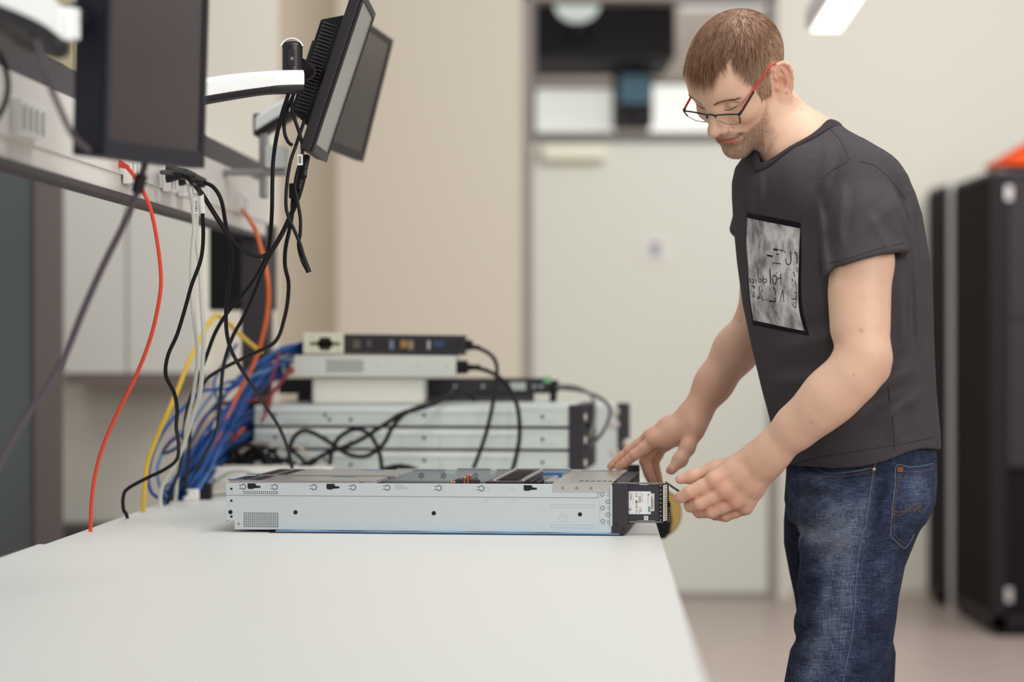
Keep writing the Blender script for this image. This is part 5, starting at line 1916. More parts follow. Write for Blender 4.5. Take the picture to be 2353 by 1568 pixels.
def hand(wr, mcp, fingers, thumb, palm_r, webk, extra=()):
    for i, m_ in enumerate(mcp):
        B.cap(wr[i], m_[0], palm_r[i][0], m_[1], webk)
    for i in range(len(mcp) - 1):
        B.cap(mcp[i][0].lerp(wr[i], .12), mcp[i + 1][0].lerp(wr[i + 1], .12), mcp[i][1] * .85, mcp[i + 1][1] * .85, .012)
        B.cap(mcp[i][0].lerp(wr[i], .5), mcp[i + 1][0].lerp(wr[i + 1], .5), palm_r[i][0] * .8, palm_r[i + 1][0] * .8, .014)
    for a, b, ra, rb, k in extra:
        B.cap(a, b, ra, rb, k)
    T = [p for p, r in thumb]
    B.chain(T, [r for p, r in thumb], .010)
    for p, r in thumb[2:-1]:
        B.ell(p, np.eye(3), [r * 1.07] * 3, .006)
    for f in fingers:
        P = [p for p, r in f]
        Rr_ = [r for p, r in f]
        for i in range(len(P) - 1):
            # shaft a little waisted between the knuckles
            m_ = P[i].lerp(P[i + 1], .5)
            rm = (Rr_[i] + Rr_[i + 1]) / 2 * .955
            B.cap(P[i], m_, Rr_[i], rm, .0035)
            B.cap(m_, P[i + 1], rm, Rr_[i + 1], .0035)


LT_ = [(W(1722, 1064, 4.335), .0175), (W(1644, 1077, 4.352), .0140), (W(1594, 1096, 4.360), .0118), (W(1563, 1102, 4.362), .0086)]
LF = [[(W(1640, 1105, 4.318), .0138), (W(1586, 1131, 4.325), .0118), (W(1567, 1142, 4.336), .0106), (W(1557, 1146, 4.346), .0085)],
      [(W(1664, 1130, 4.312), .0138), (W(1608, 1158, 4.322), .0120), (W(1586, 1164, 4.345), .0106), (W(1582, 1159, 4.362), .009)],
      [(W(1690, 1154, 4.318), .0130), (W(1634, 1177, 4.330), .0116), (W(1606, 1178, 4.352), .0100), (W(1598, 1171, 4.368), .009)],
      [(W(1712, 1168, 4.332), .0122), (W(1667, 1186, 4.346), .0106), (W(1643, 1184, 4.366), .0092), (W(1637, 1176, 4.378), .008)]]
lw = [W(1735, 1052, 4.318), W(1745, 1062, 4.305), W(1754, 1072, 4.308), W(1760, 1080, 4.322)]
hand(lw, [f[0] for f in LF], LF, LT_, [(.021, 0), (.022, 0), (.021, 0), (.018, 0)], .018,
     extra=[(W(1735, 1060, 4.34), W(1690, 1120, 4.345), .018, .016, .02), (W(1700, 1066, 4.335), W(1650, 1096, 4.335), .014, .012, .02),
            (W(1770, 1045, 4.30), W(1735, 1068, 4.315), .030, .026, .03)])
RT_ = [(W(1592, 998, 4.706), .0170), (W(1579, 1030, 4.690), .0142), (W(1563, 1057, 4.680), .0126), (W(1543, 1080, 4.672), .0098)]
RF = [[(W(1502, 1013, 4.725), .0128), (W(1458, 1046, 4.735), .0108), (W(1436, 1064, 4.746), .0092), (W(1421, 1073, 4.755), .0075)],
      [(W(1492, 1005, 4.748), .0128), (W(1445, 1036, 4.768), .0106), (W(1419, 1060, 4.778), .0092), (W(1403, 1072, 4.783), .0075)],
      [(W(1504, 1018, 4.768), .0125), (W(1482, 1060, 4.782), .0112), (W(1491, 1088, 4.782), .0102), (W(1500, 1110, 4.776), .0085)],
      [(W(1520, 1028, 4.782), .0118), (W(1503, 1064, 4.800), .0100), (W(1509, 1090, 4.800), .0090), (W(1515, 1110, 4.796), .0078)]]
rw = [W(1588, 970, 4.722), W(1580, 962, 4.735), W(1584, 968, 4.748), W(1592, 978, 4.755)]
hand(rw, [f[0] for f in RF], RF, RT_, [(.0225, 0), (.022, 0), (.022, 0), (.020, 0)], .018,
     extra=[(W(1590, 985, 4.71), W(1530, 1012, 4.722), .018, .013, .02), (W(1600, 955, 4.733), W(1592, 985, 4.715), .026, .020, .02)])

# tendons, knuckles and skin creases on the backs of the hands
def ridge(a, b, amp, w):
    a, b = vec(a), vec(b)

    def fn(P):
        ba = b - a
        t = np.clip((P - a) @ ba / (ba @ ba), 0, 1)
        d2 = ((P - a - t[:, None] * ba) ** 2).sum(1)
        return -amp * np.exp(-d2 / w ** 2) * np.clip(np.minimum(t * 4, 1), 0, 1)
    B.bump(fn, (a + b) / 2, np.linalg.norm(b - a) / 2 + 2.2 * w)


for (a, b) in (((1718, 1064, 4.288), (1648, 1104, 4.304)), ((1730, 1078, 4.284), (1672, 1127, 4.298)), ((1742, 1092, 4.286), (1698, 1150, 4.304)), ((1752, 1104, 4.292), (1718, 1164, 4.318))):
    ridge(W(*a), W(*b), .0022, .0042)
for (a, b) in (((1570, 985, 4.710), (1506, 1006, 4.714)), ((1566, 972, 4.722), (1498, 1000, 4.734))):
    ridge(W(*a), W(*b), .0018, .0042)
for F_, sgn in ((LF, 1), (RF[:2], 1)):
    for f in F_:
        p, r_ = f[0]
        B.ell(p + Vector((0, -.0035, .002)), np.eye(3), [r_ * .98] * 3, .006)
        for j in (1, 2):
            q, rq = f[j]
            ax = (f[j][0] - f[j - 1][0]).normalized()
            for o_ in (-.0028, 0, .0028):
                c_ = q + ax * o_ + Vector((0, -rq * .92, rq * .25))
                sd = ax.cross(Vector((0, -1, .2))).normalized()
                ridge(c_ - sd * .005, c_ + sd * .005, -.0007, .0011)
# thumb crease lines
for T__ in (LT_, RT_):
    q, rq = T__[2]
    ax = (T__[3][0] - T__[1][0]).normalized()
    for o_ in (-.003, 0, .003):
        c_ = q + ax * o_ + Vector((0, -rq * .95, 0))
        sd = ax.cross(Vector((0, -1, 0))).normalized()
        ridge(c_ - sd * .006, c_ + sd * .006, -.0008, .0012)

bv, bf = B.mesh((.165, 4.10, .86), (.76, 4.90, 1.85), SKIN_H)
HEADC = vec(H(0, 0, 0))
bv = relax(bv, bf, 2, .45)

# skin colour as a per-vertex attribute
def sstep(a, b, x):
    t = np.clip((x - a) / (b - a), 0, 1)
    return t * t * (3 - 2 * t)


def lin(r, g, b):
    return np.array(srgb(r, g, b)[:3])


def seg_dist(P, a, b):
    a, b = vec(a), vec(b)
    ba = b - a
    t = np.clip((P - a) @ ba / max(ba @ ba, 1e-12), 0, 1)
    return np.linalg.norm(P - a - t[:, None] * ba, axis=1)


hv = to_head(bv)
fh, lh, uh = hv.T
inhead = 1 - sstep(.150, .172, np.linalg.norm(hv - np.array([.0, 0, .02]), axis=1))
earw = sstep(.030, .040, np.linalg.norm((hv - np.array([-.022, 0, .004])) * np.array([1.2, 0, .88]), axis=1) + .05 * (np.abs(hv[:, 1]) < .074))
col = np.tile(lin(230, 189, 163), (len(bv), 1))


def blend(w, c):
    global col
    w = np.clip(w, 0, 1)[:, None]
    col = col * (1 - w) + w * c


# ruddy hands, elbow, ears, nose, cheeks
for f in LF + RF + [LT_, RT_]:
    for j, (p, r) in enumerate(f):
        d = np.linalg.norm(bv - vec(p), axis=1)
        blend(.50 * np.exp(-(d / (.015 if j else .020)) ** 2), lin(206, 132, 108))
for c, s, w, cc in ((aR[3], .12, .40, (205, 140, 116)), (aL[3], .05, .22, (214, 150, 124)), (W(1690, 1120, 4.3), .05, .22, (210, 140, 116)), (W(2020, 850, 4.2), .035, .25, (220, 150, 124))):
    d = np.linalg.norm(bv - vec(c), axis=1)
    blend(w * np.exp(-(d / s) ** 2), lin(*cc))
for c, s, w in (((.122, 0, -.03), .016, .35), ((.075, .045, -.03), .03, .26), ((.075, -.045, -.03), .03, .26), ((-.015, .085, .0), .03, .45)):
    d = np.linalg.norm(hv - np.array(c), axis=1)
    blend(w * np.exp(-(d / s) ** 2), lin(214, 138, 116))
# lips
dl = np.full(len(bv), 9.0)
al_ = np.abs(lh)
ltop = np.interp(al_, [0, .004, .014, .022, .0315], [-.0552, -.0545, -.0556, -.0572, -.0602])
lbot = np.interp(al_, [0, .010, .019, .0255, .0315], [-.0718, -.0714, -.0694, -.0660, -.0612])
wl = sstep(-.0012, .0008, ltop - uh) * sstep(-.0012, .0008, uh - lbot) * (al_ < .0325) * (fh > .084)
blend(wl * .88, lin(190, 88, 80))
slit = np.interp(al_, [0, .013, .032], [-.0600, -.0596, -.0606])
blend(np.exp(-((uh - slit) / .0012) ** 2) * (al_ < .033) * (fh > .084) * .6, lin(120, 52, 52))
# lash line, lid shadow pigment and eyebrow base

def hair_mask(f, l, u):
    """1 where scalp hair grows (head frame arrays)"""
    az = np.degrees(np.arctan2(np.abs(l), f - .0))
    # height of the hair line against the azimuth
    line = np.interp(az, [0, 16, 25, 35, 43, 46, 49, 55, 60, 63, 80, 90, 98, 106, 125, 180],
                     [.085, .088, .094, .101, .106, .088, .064, .043, .020, -.012, -.014, .020, .040, .014, -.030, -.040])
    return sstep(-.004, .004, u - line)


def beard_mask(f, l, u):
    al = np.abs(l)
    top = np.interp(al, [0, .010, .019, .027, .036, .045, .062, .0715, .0745, .080], [-.046, -.042, -.038, -.043, -.049, -.053, -.045, -.028, -.010, .0])
    m = sstep(-.003, .010, top - u) * sstep(-.125, -.108, u)
    fmin = np.interp(-u, [.0, .02, .043, .064, .080, .095], [.024, .028, .036, .054, .074, .082])
    m = m * (1 - sstep(.068, .078, al) * (1 - sstep(-.004, .010, f - fmin))) * sstep(-.01, .012, f + .02 * (al < .068))
    lips = np.full(len(f), 9.0)
    P = np.stack([f, l, u], 1)
    for s in (-1, 1):
        for a, b in (((.104, 0, -.0630), (.098, s * .021, -.0625)),):
            lips = np.minimum(lips, seg_dist(P, a, b))
    return m * sstep(.0045, .0085, lips + .004 * (al < .012))


hm = hair_mask(fh, lh, uh) * inhead * earw
bmk = beard_mask(fh, lh, uh) * inhead * earw
blend(hm * .62, lin(132, 98, 78))
blend(bmk * .40, lin(150, 112, 88))
blend(np.exp(-(np.linalg.norm((hv - np.array([-.022, .085, .004])) * np.array([1, .6, .8]), axis=1) / .020) ** 2) * .25, lin(206, 112, 92))
nz = np.array([mnoise.noise(Vector(p) * 60) for p in bv])
blend(np.clip(np.asarray(nz) * .22, 0, .2), lin(216, 150, 124))

for (px, py, Y, sz, a) in ((1808, 214, 4.42, .0022, .8), (1846, 247, 4.42, .0016, .5), (1979, 760, 4.18, .0030, .45), (1960, 861, 4.18, .0016, .6), (1863, 971, 4.21, .0016, .6), (1655, 868, 4.70, .002, .5), (1702, 738, 4.70, .002, .5), (1703, 296, 4.36, .0013, .7)):
    p = W(px, py, Y)
    d = np.hypot(bv[:, 0] - p.x, bv[:, 2] - p.z)
    blend(a * np.exp(-(d / sz) ** 2) * (np.abs(bv[:, 1] - Y) < .06), lin(150, 84, 66))
body = np_mesh('body', bv, bf, [], man)
ca = body.data.color_attributes.new('tint', 'FLOAT_COLOR', 'POINT')
ca.data.foreach_set('color', np.concatenate([col, np.ones((len(col), 1))], 1).ravel())
M_skin = mat('skin', srgb(226, 184, 156), .48, spec=.4, sss=.25, bump=(900, .10))
nt = M_skin.node_tree
at = nt.nodes.new('ShaderNodeAttribute')
at.attribute_name = 'tint'
nt.links.new(at.outputs['Color'], nt.nodes['Principled BSDF'].inputs['Base Color'])
body.data.materials.append(M_skin)
BODY_T = BVHTree.FromPolygons([tuple(p) for p in bv], [tuple(int(i) for i in q) for q in bf])
# ------------------------------------------------------------------ T-shirt
YAW = math.radians(31)
LFT = np.array([math.sin(YAW), -math.cos(YAW)])
FCG = np.array([-math.cos(YAW), -math.sin(YAW)])


def loft(rows, nexp=2.3, yaw=(LFT, FCG), zcap=True):
    """rows of (x, y, z, a, b): half widths a along the left axis, b along the facing axis"""
    R = np.array(sorted(rows, key=lambda r: r[2]))
    z = R[:, 2]

    def fn(P):
        cx, cy, a, b = (np.interp(P[:, 2], z, R[:, i]) for i in (0, 1, 3, 4))
        dx, dy = P[:, 0] - cx, P[:, 1] - cy
        u = np.abs(dx * yaw[0][0] + dy * yaw[0][1]) / a
        v = np.abs(dx * yaw[1][0] + dy * yaw[1][1]) / b
        d = ((u ** nexp + v ** nexp) ** (1 / nexp) - 1) * np.minimum(a, b)
        if zcap:
            d = np.maximum(d, np.maximum(z[0] - P[:, 2], P[:, 2] - z[-1]))
        return d
    c = R[:, :3].mean(0)
    r = np.linalg.norm(np.array([R[:, 3].max(), R[:, 4].max(), (z[-1] - z[0]) / 2])) + .03
    return fn, c, r


def rowpx(y, Lx, Rx, ratio, Y, grow=0.0):
    p = W((Lx + Rx) / 2, y, Y)
    w = (Rx - Lx) / 2 * Y / FPX
    qx = 2.3 / 1.3
    k = ((ratio * math.sin(YAW)) ** qx + math.cos(YAW) ** qx) ** (1 / qx)
    b = w / k
    return (p.x, Y, p.z, b * ratio + grow, b + grow)


TOR = [(300, 1800, 1900, 1.5, 4.475), (326, 1756, 1968, 1.6, 4.475), (352, 1718, 2010, 1.65, 4.47), (378, 1699, 2040, 1.66, 4.47), (410, 1693, 2066, 1.65, 4.47), (450, 1692, 2084, 1.63, 4.47), (500, 1694, 2100, 1.6, 4.47), (600, 1703, 2118, 1.55, 4.465), (700, 1716, 2126, 1.5, 4.46), (800, 1736, 2131, 1.45, 4.46),
       (900, 1759, 2138, 1.4, 4.46), (1000, 1785, 2149, 1.35, 4.465), (1110, 1808, 2154, 1.33, 4.465)]
T_ = Field()
# sleeves first, cut and hollowed on their own
T_.cap(W(1968, 432, 4.335), W(1986, 520, 4.276), .0700, .0705, .035)
T_.cap(W(1986, 520, 4.276), W(1999, 660, 4.236), .0705, .0790, .02)
T_.cap(W(1775, 440, 4.62), W(1738, 590, 4.685), .062, .064, .03)
hemL = vec(W(1994, 606, 4.24))
nL = np.array([.255, -.16, -.953])
nL /= np.linalg.norm(nL)
T_.custom('s', lambda P: np.maximum(-((P - hemL) @ nL), P[:, 1] - 4.47), hemL + nL * .1, .25, .006)
hemR = vec(W(1735, 556, 4.68))
nR = np.array([-.42, .30, -.90])
nR /= np.linalg.norm(nR)
T_.custom('s', lambda P: np.maximum(-((P - hemR) @ nR), 4.52 - P[:, 1]), hemR + nR * .1, .25, .006)
T_.cap(W(1994, 606, 4.248), W(2003, 700, 4.218), .0600, .0690, .0, 's')
fn, c, r = loft([rowpx(*q) for q in TOR])
T_.custom('u', fn, c, r, .009)
T_.cap(W(1893, 322, 4.475), W(1990, 425, 4.42), .036, .066, .028)            # upper back
T_.cap(W(1885, 322, 4.45), W(1974, 422, 4.335), .038, .062, .030)            # left shoulder
T_.cap(W(1835, 345, 4.51), W(1782, 425, 4.60), .045, .055, .05)             # right shoulder
T_.cap(W(1800, 430, 4.40), W(1850, 420, 4.36), .050, .055, .05)


# folds of the cloth: ridges with a valley beside them, on the camera side
def fold(p, q, amp, w, Yf=4.33, half=1):
    a, b = W(p[0], p[1], Yf), W(q[0], q[1], Yf)
    A = np.array([a.x, a.z])
    D = np.array([b.x - a.x, b.z - a.z])
    L2 = D @ D
    N = np.array([-D[1], D[0]]) / math.sqrt(L2)

    def fn(P):
        X = P[:, [0, 2]] - A
        t = (X @ D) / L2
        n = X @ N
        env = sstep(-.15, .25, t) * (1 - sstep(.75, 1.15, t)) * (P[:, 1] < 4.50)
        return -1.5 * amp * (np.exp(-(n / w) ** 2) - .8 * np.exp(-((n - 1.5 * w) / w) ** 2)) * env
    c = np.array([(a.x + b.x) / 2, 4.33, (a.z + b.z) / 2])
    T_.bump(fn, c, math.sqrt(L2) * .7 + .25)


for f in (((1872, 455), (1878, 640), .0045, .010), ((1880, 640), (1892, 830), .0035, .014), ((1755, 400), (1748, 490), .0022, .007), ((1722, 420), (1716, 620), .0022, .008),
          ((1960, 905), (2085, 845), .0050, .015), ((1990, 965), (2110, 905), .0045, .014), ((2060, 640), (2068, 800), .0036, .012), ((2098, 620), (2106, 800), .0030, .010),
          ((1800, 800), (1925, 770), .0035, .016), ((1790, 880), (1900, 870), .0028, .016), ((1850, 1020), (1960, 935), .0036, .014), ((2040, 930), (2056, 1020), .0030, .014),
          ((1925, 430), (1905, 560), .0030, .009), ((1970, 500), (2025, 590), .0026, .010), ((1930, 560), (2040, 470), .0022, .012), ((2030, 440), (2070, 540), .0022, .009),
          ((1885, 470), (1890, 560), -.0010, .008), ((2085, 480), (2100, 640), .0028, .009), ((1905, 330), (1880, 440), .0026, .010), ((1860, 430), (1840, 500), .0018, .009)):
    fold(*f)

# hem, open underneath
hA, hB = W(1808, 1083, 4.46), W(2152, 1020, 4.46)
nH = np.array([(hB - hA).z, 0, -(hB - hA).x])
nH /= np.linalg.norm(nH)
if nH[2] > 0:
    nH = -nH
hemB = vec((hA + hB) / 2)
T_.custom('s', lambda P: -((P - hemB) @ nH + .006 * np.sin(P[:, 0] * 31 + P[:, 1] * 17)), hemB + nH * .4, .62, .0)
fi, ci, ri = loft([rowpx(*q, grow=-.0105) for q in TOR])
T_.custom('s', lambda P: np.maximum(fi(P), P[:, 2] - 1.045), ci, ri, .0)
# neck opening
CN = W(1831, 320, 4.455)
AN = W(1775, 391, 4.392) - CN
BN = W(1868, 345, 4.382) - CN
BN = BN - AN * (AN.dot(BN) / AN.dot(AN))
NN = AN.cross(BN).normalized()
if NN.z < 0:
    NN = -NN


def neckcut(P):
    X = P - vec(CN)
    a = X @ vec(AN) / AN.dot(AN)
    b = X @ vec(BN) / BN.dot(BN)
    n = X @ vec(NN)
    return np.maximum((np.sqrt(a * a + b * b) - 1) * BN.length, -(n + .035))


T_.custom('s', neckcut, vec(CN) + vec(NN) * .05, .2, .004)
tv, tf = T_.mesh((.36, 4.10, .97), (.80, 4.85, 1.70), .0028)
tv = relax(tv, tf, 3, .45)
M_shirt = mat('shirt_cotton', srgb(74, 69, 72), .9, spec=.12, noise=(220, .35, srgb(84, 79, 81)), bump=(700, .2))
shirt = np_mesh('t_shirt', tv, tf, M_shirt, man)
SHIRT_T = BVHTree.FromPolygons([tuple(p) for p in tv], [tuple(int(i) for i in q) for q in tf])
CAMP = Vector((0, 0, CAMZ))


def hit(tree, px, py, off=0.0):
    """point of the surface that the photo shows at this pixel, lifted by off along its normal"""
    d = (W(px, py, 4.0) - CAMP).normalized()
    p, n, i, t = tree.ray_cast(CAMP, d)
    if p is None:
        p, n, i, t = tree.find_nearest(W(px, py, 4.42))
    if n.dot(d) > 0:
        n = -n
    return p + n * off


def stitch(tree, pts, r, name, m_, parent, off=.0, per=6, n=6):
    P = smooth_path([Vector((p[0], p[1], 0)) for p in pts], per)
    Q = [hit(tree, p.x, p.y, off) for p in P]
    good = [Q[0]]
    for q in Q[1:]:
        if (q - good[-1]).length < .05:
            good.append(q)
    return MB().tube(good, r, n, smooth=False).build(name, m_, parent)


# ribbed collar
mm = MB()
n = 72


def on_shirt(f, t):
    p = CN + (AN * math.cos(t) + BN * math.sin(t)) * f
    q_, nq, _, _ = SHIRT_T.ray_cast(p + NN * .16, -NN)
    if q_ is None:
        q_, nq, _, _ = SHIRT_T.find_nearest(p)
    return q_ if nq.dot(NN) > -.2 else q_, (nq if nq.dot(NN) > 0 else -nq)


rin, rout, rnn = [], [], []
for i in range(n):
    t = 2 * PI * i / n
    R_ = (AN * math.cos(t) + BN * math.sin(t)).length
    a_, na = on_shirt(1.03, t)
    b_2, nb = on_shirt(1.03 + .0165 / R_, t)
    rin.append(a_), rout.append(b_2), rnn.append(nb)
for it in range(4):
    rin = [(rin[i - 1] + rin[i] * 2 + rin[(i + 1) % n]) / 4 for i in range(n)]
    rout = [(rout[i - 1] + rout[i] * 2 + rout[(i + 1) % n]) / 4 for i in range(n)]
    rnn = [(rnn[i - 1] + rnn[i] + rnn[(i + 1) % n]).normalized() for i in range(n)]
vs_, fs = [], []
for i in range(n):
    d = (rout[i] - rin[i])
    c = (rin[i] + rout[i]) / 2 + NN * .002
    d = d.normalized() * max(.007, d.length * .55)
    for k in range(12):
        a = 2 * PI * k / 12
        vs_.append(c + d * math.cos(a) + rnn[i] * (.0034 * math.sin(a)))
for i in range(n):
    j = (i + 1) % n
    fs += [(i * 12 + k, i * 12 + (k + 1) % 12, j * 12 + (k + 1) % 12, j * 12 + k) for k in range(12)]
mm.add(vs_, fs)
M_rib = mat('collar_rib', srgb(62, 57, 61), .9, spec=.12, bump=(1600, .4))
mm.build('collar', M_rib, shirt)
M_seam = mat('shirt_seam', srgb(50, 45, 48), .9, spec=.1)
for pts in (((1903, 292), (1922, 312), (1938, 335), (1950, 368)), ((1890, 412), (1912, 392), (1948, 372)), ((1976, 371), (2012, 383), (2045, 412), (2080, 458)),
            ((1904, 606), (1950, 594), (2010, 575), (2078, 558)), ((1822, 1068), (1880, 1052), (1990, 1034), (2090, 1018), (2146, 1004)), ((2036, 860), (2050, 960), (2056, 1036))):
    stitch(SHIRT_T, pts, (.0006), 'seam', M_seam, shirt)

# printed picture on the chest
Lp = [(1718.8, 500.6), (1716.9, 561.8), (1720.8, 613), (1724, 674), (1733, 736)]
Rp = [(1840, 524.7), (1837, 595), (1835.5, 654), (1838, 715), (1850, 761)]


def quadgrid(Lq, Rq, nu, nv, off, tree):
    V, F = [], []
    Lq_, Rq_ = smooth_path([Vector((a, b, 0)) for a, b in Lq], 8), smooth_path([Vector((a, b, 0)) for a, b in Rq], 8)
    m_ = len(Lq_) - 1
    for j in range(nv + 1):
        t = j / nv * m_
        i = min(int(t), m_ - 1)
        a = Lq_[i].lerp(Lq_[i + 1], t - i)
        b = Rq_[i].lerp(Rq_[i + 1], t - i)
        for k in range(nu + 1):
            p = a.lerp(b, k / nu)
            V.append(hit(tree, p.x, p.y, off))
    for j in range(nv):
        for k in range(nu):
            q = j * (nu + 1) + k
            F.append((q, q + 1, q + nu + 2, q + nu + 1))
    return V, F


M_pr = bpy.data.materials.new('print_marble')
M_pr.use_nodes = True
nt = M_pr.node_tree
b_ = nt.nodes['Principled BSDF']
b_.inputs['Roughness'].default_value = .8
b_.inputs['Specular IOR Level'].default_value = .2
tc = nt.nodes.new('ShaderNodeTexCoord')
mp = nt.nodes.new('ShaderNodeMapping')
mp.inputs['Scale'].default_value = (1.2, 1.2, .75)
nz1 = nt.nodes.new('ShaderNodeTexNoise')
nz1.inputs['Scale'].default_value = 34
nz1.inputs['Detail'].default_value = 8
nz1.inputs['Roughness'].default_value = .62
rp = nt.nodes.new('ShaderNodeValToRGB')
rp.color_ramp.elements[0].position, rp.color_ramp.elements[1].position = .34, .60
rp.color_ramp.elements[0].color = srgb(124, 121, 124)
rp.color_ramp.elements[1].color = srgb(222, 219, 217)
e_ = rp.color_ramp.elements.new(.50)
e_.color = srgb(186, 183, 183)
nt.links.new(tc.outputs['Object'], mp.inputs['Vector'])
nt.links.new(mp.outputs['Vector'], nz1.inputs['Vector'])
nt.links.new(nz1.outputs['Fac'], rp.inputs['Fac'])
nt.links.new(rp.outputs['Color'], b_.inputs['Base Color'])
M_pk = mat('print_black', srgb(26, 22, 28), .75, spec=.15)
V_, F_ = quadgrid([(1717.5, 489), (1715.2, 561), (1718.5, 613), (1721, 674), (1730, 747)], [(1840, 512), (1842, 595), (1841, 654), (1845, 715), (1860, 772)], 22, 40, .0009, SHIRT_T)
pk = MB().add(V_, F_).build('print_border', M_pk, shirt)
V_, F_ = quadgrid(Lp, Rp, 22, 40, .0016, SHIRT_T)
pr = MB().add(V_, F_).build('chest_print', M_pr, shirt, label='grey marbled print with black hand-drawn letters')


def Z(p): return (1680 + p[0] / 4.9, 470 + p[1] / 4.9)


strokes = [([(488, 506), (536, 512)], 9), ([(550, 513), (598, 520)], 4), ([(612, 520), (618, 550)], 4), ([(515, 560), (542, 562)], 5), ([(418, 573), (475, 585)], 9), ([(475, 659), (568, 668)], 4),
           ([(678, 528), (683, 600), (678, 658), (652, 681), (632, 660), (624, 608)], 5), ([(720, 540), (744, 552), (753, 606), (748, 664)], 5), ([(750, 705), (750, 760)], 4),
           ([(708, 760), (728, 815)], 4), ([(692, 838), (703, 862)], 5), ([(727, 862), (741, 922), (740, 1020)], 4), ([(720, 990), (745, 996)], 4),
           ([(312, 710), (318, 862), (345, 868), (352, 846), (330, 838)], 4), ([(374, 798), (370, 868), (392, 882), (411, 858), (400, 836), (376, 844)], 4), ([(447, 722), (454, 892)], 6),
           ([(492, 796), (478, 842), (488, 890), (508, 892), (522, 850), (512, 806), (490, 797)], 5), ([(566, 782), (571, 912)], 5), ([(530, 838), (576, 826)], 4), ([(521, 768), (526, 774)], 5),
           ([(226, 832), (231, 880)], 4), ([(214, 822), (220, 866)], 3), ([(248, 838), (264, 860), (258, 884), (244, 872)], 4), ([(282, 846), (294, 852), (286, 868), (300, 880)], 3),
           ([(324, 918), (328, 1062)], 4), ([(304, 1028), (320, 1048), (308, 1062), (298, 1046)], 4), ([(266, 978), (276, 1040), (254, 1034), (262, 1012)], 4), ([(238, 918), (276, 930), (268, 946)], 5),
           ([(362, 964), (342, 1008), (356, 1062), (380, 1080)], 4), ([(402, 1070), (408, 1086)], 4), ([(480, 934), (504, 960), (508, 1020)], 4), ([(508, 1050), (506, 1094), (442, 1082), (460, 1100)], 5),
           ([(562, 1096), (590, 964), (603, 1098)], 4), ([(688, 1060), (742, 1070)], 4), ([(740, 1022), (742, 1104)], 4), ([(694, 1118), (714, 1148), (738, 1160), (736, 1104)], 4), ([(706, 1096), (722, 1120)], 3)]
mm = MB()
for pts, w in strokes:
    P = [Z(p) for p in pts]
    if len(P) == 2:
        P = [P[0], ((P[0][0] + P[1][0]) / 2, (P[0][1] + P[1][1]) / 2), P[1]]
    Q = [hit(SHIRT_T, p.x, p.y, .0018) for p in smooth_path([Vector((a, b, 0)) for a, b in P], 5)]
    mm.tube(Q, w / 4.9 * 4.4 / FPX * 1.15, 6, smooth=False, flat=(Vector((-.45, -.89, 0)), .3))
mm.build('lettering', M_pk, pr)

# ------------------------------------------------------------------ jeans
J = Field()
HIP = [(985, 1806, 2134, 1.33, 4.465), (1050, 1815, 2142, 1.33, 4.465), (1100, 1812, 2143, 1.3, 4.465), (1150, 1808, 2138, 1.28, 4.465), (1195, 1814, 2118, 1.25, 4.465), (1225, 1842, 2080, 1.2, 4.465), (1245, 1880, 2040, 1.2, 4.465)]
fn, c, r = loft([rowpx(*q) for q in HIP])
J.custom('u', fn, c, r, .0)


def leg(rows):
    R = []
    for y, Lx, Rx, Y in rows:
        p = W((Lx + Rx) / 2, y, Y)
        w = (Rx - Lx) / 2 * Y / FPX
        R.append((p.x, Y, p.z, w, w * .95))
    return R


LN = [(1090, 1860, 2120, 4.40), (1150, 1850, 2133, 4.385), (1190, 1836, 2124, 4.38), (1240, 1838, 2102, 4.375), (1300, 1838, 2078, 4.372), (1370, 1830, 2064, 4.37), (1430, 1825, 2057, 4.37), (1500, 1816, 2046, 4.37), (1568, 1803, 2034, 4.365),
      (1700, 1812, 2030, 4.37), (1900, 1836, 2026, 4.40), (2150, 1850, 2020, 4.43), (2240, 1846, 2024, 4.43)]
LFr = [(1090, 1830, 2070, 4.56), (1150, 1806, 2060, 4.60), (1200, 1802, 2050, 4.61), (1250, 1802, 2040, 4.62), (1320, 1815, 2040, 4.62), (1370, 1826, 2042, 4.62), (1440, 1836, 2044, 4.62), (1500, 1840, 2057, 4.62), (1568, 1842, 2054, 4.62),
       (1700, 1850, 2054, 4.63), (1900, 1872, 2050, 4.65), (2080, 1884, 2040, 4.66), (2180, 1880, 2042, 4.66)]
XA = (np.array([1., 0]), np.array([0, 1.]))
for rows in (LN, LFr):
    fn, c, r = loft(leg(rows), 2.15, XA)
    J.custom('u', fn, c, r + .02, .03)
Tb = J


def jfold(p, q, amp, w, Yf=4.30):
    global T_
    T_ = J
    fold(p, q, amp * 1.7, w, Yf)


for f in (((1850, 1110), (1960, 1130), .003, .012), ((1860, 1180), (1990, 1150), .0028, .014), ((1850, 1260), (1960, 1210), .0036, .014), ((1870, 1330), (1960, 1290), .003, .014), ((2010, 1180), (2050, 1120), .004, .010),
          ((2000, 1230), (2040, 1170), .0032, .010), ((1985, 1330), (2060, 1290), .0028, .012), ((1850, 1440), (1900, 1360), .0035, .012), ((1990, 1430), (2045, 1390), .0032, .012), ((1840, 1520), (1900, 1470), .0040, .014),
          ((1960, 1540), (2030, 1480), .0036, .014), ((2060, 1230), (2090, 1190), .0026, .010), ((1920, 1400), (1940, 1300), .0020, .012)):
    jfold(*f)
jv, jf = J.mesh((.44, 4.12, .03), (.82, 4.86, 1.03), .0036)
jv = relax(jv, jf, 2, .4)
M_den = bpy.data.materials.new('denim')
M_den.use_nodes = True
nt = M_den.node_tree
b_ = nt.nodes['Principled BSDF']
b_.inputs['Roughness'].default_value = .85
b_.inputs['Specular IOR Level'].default_value = .15
at = nt.nodes.new('ShaderNodeAttribute')
at.attribute_name = 'fade'
tc = nt.nodes.new('ShaderNodeTexCoord')


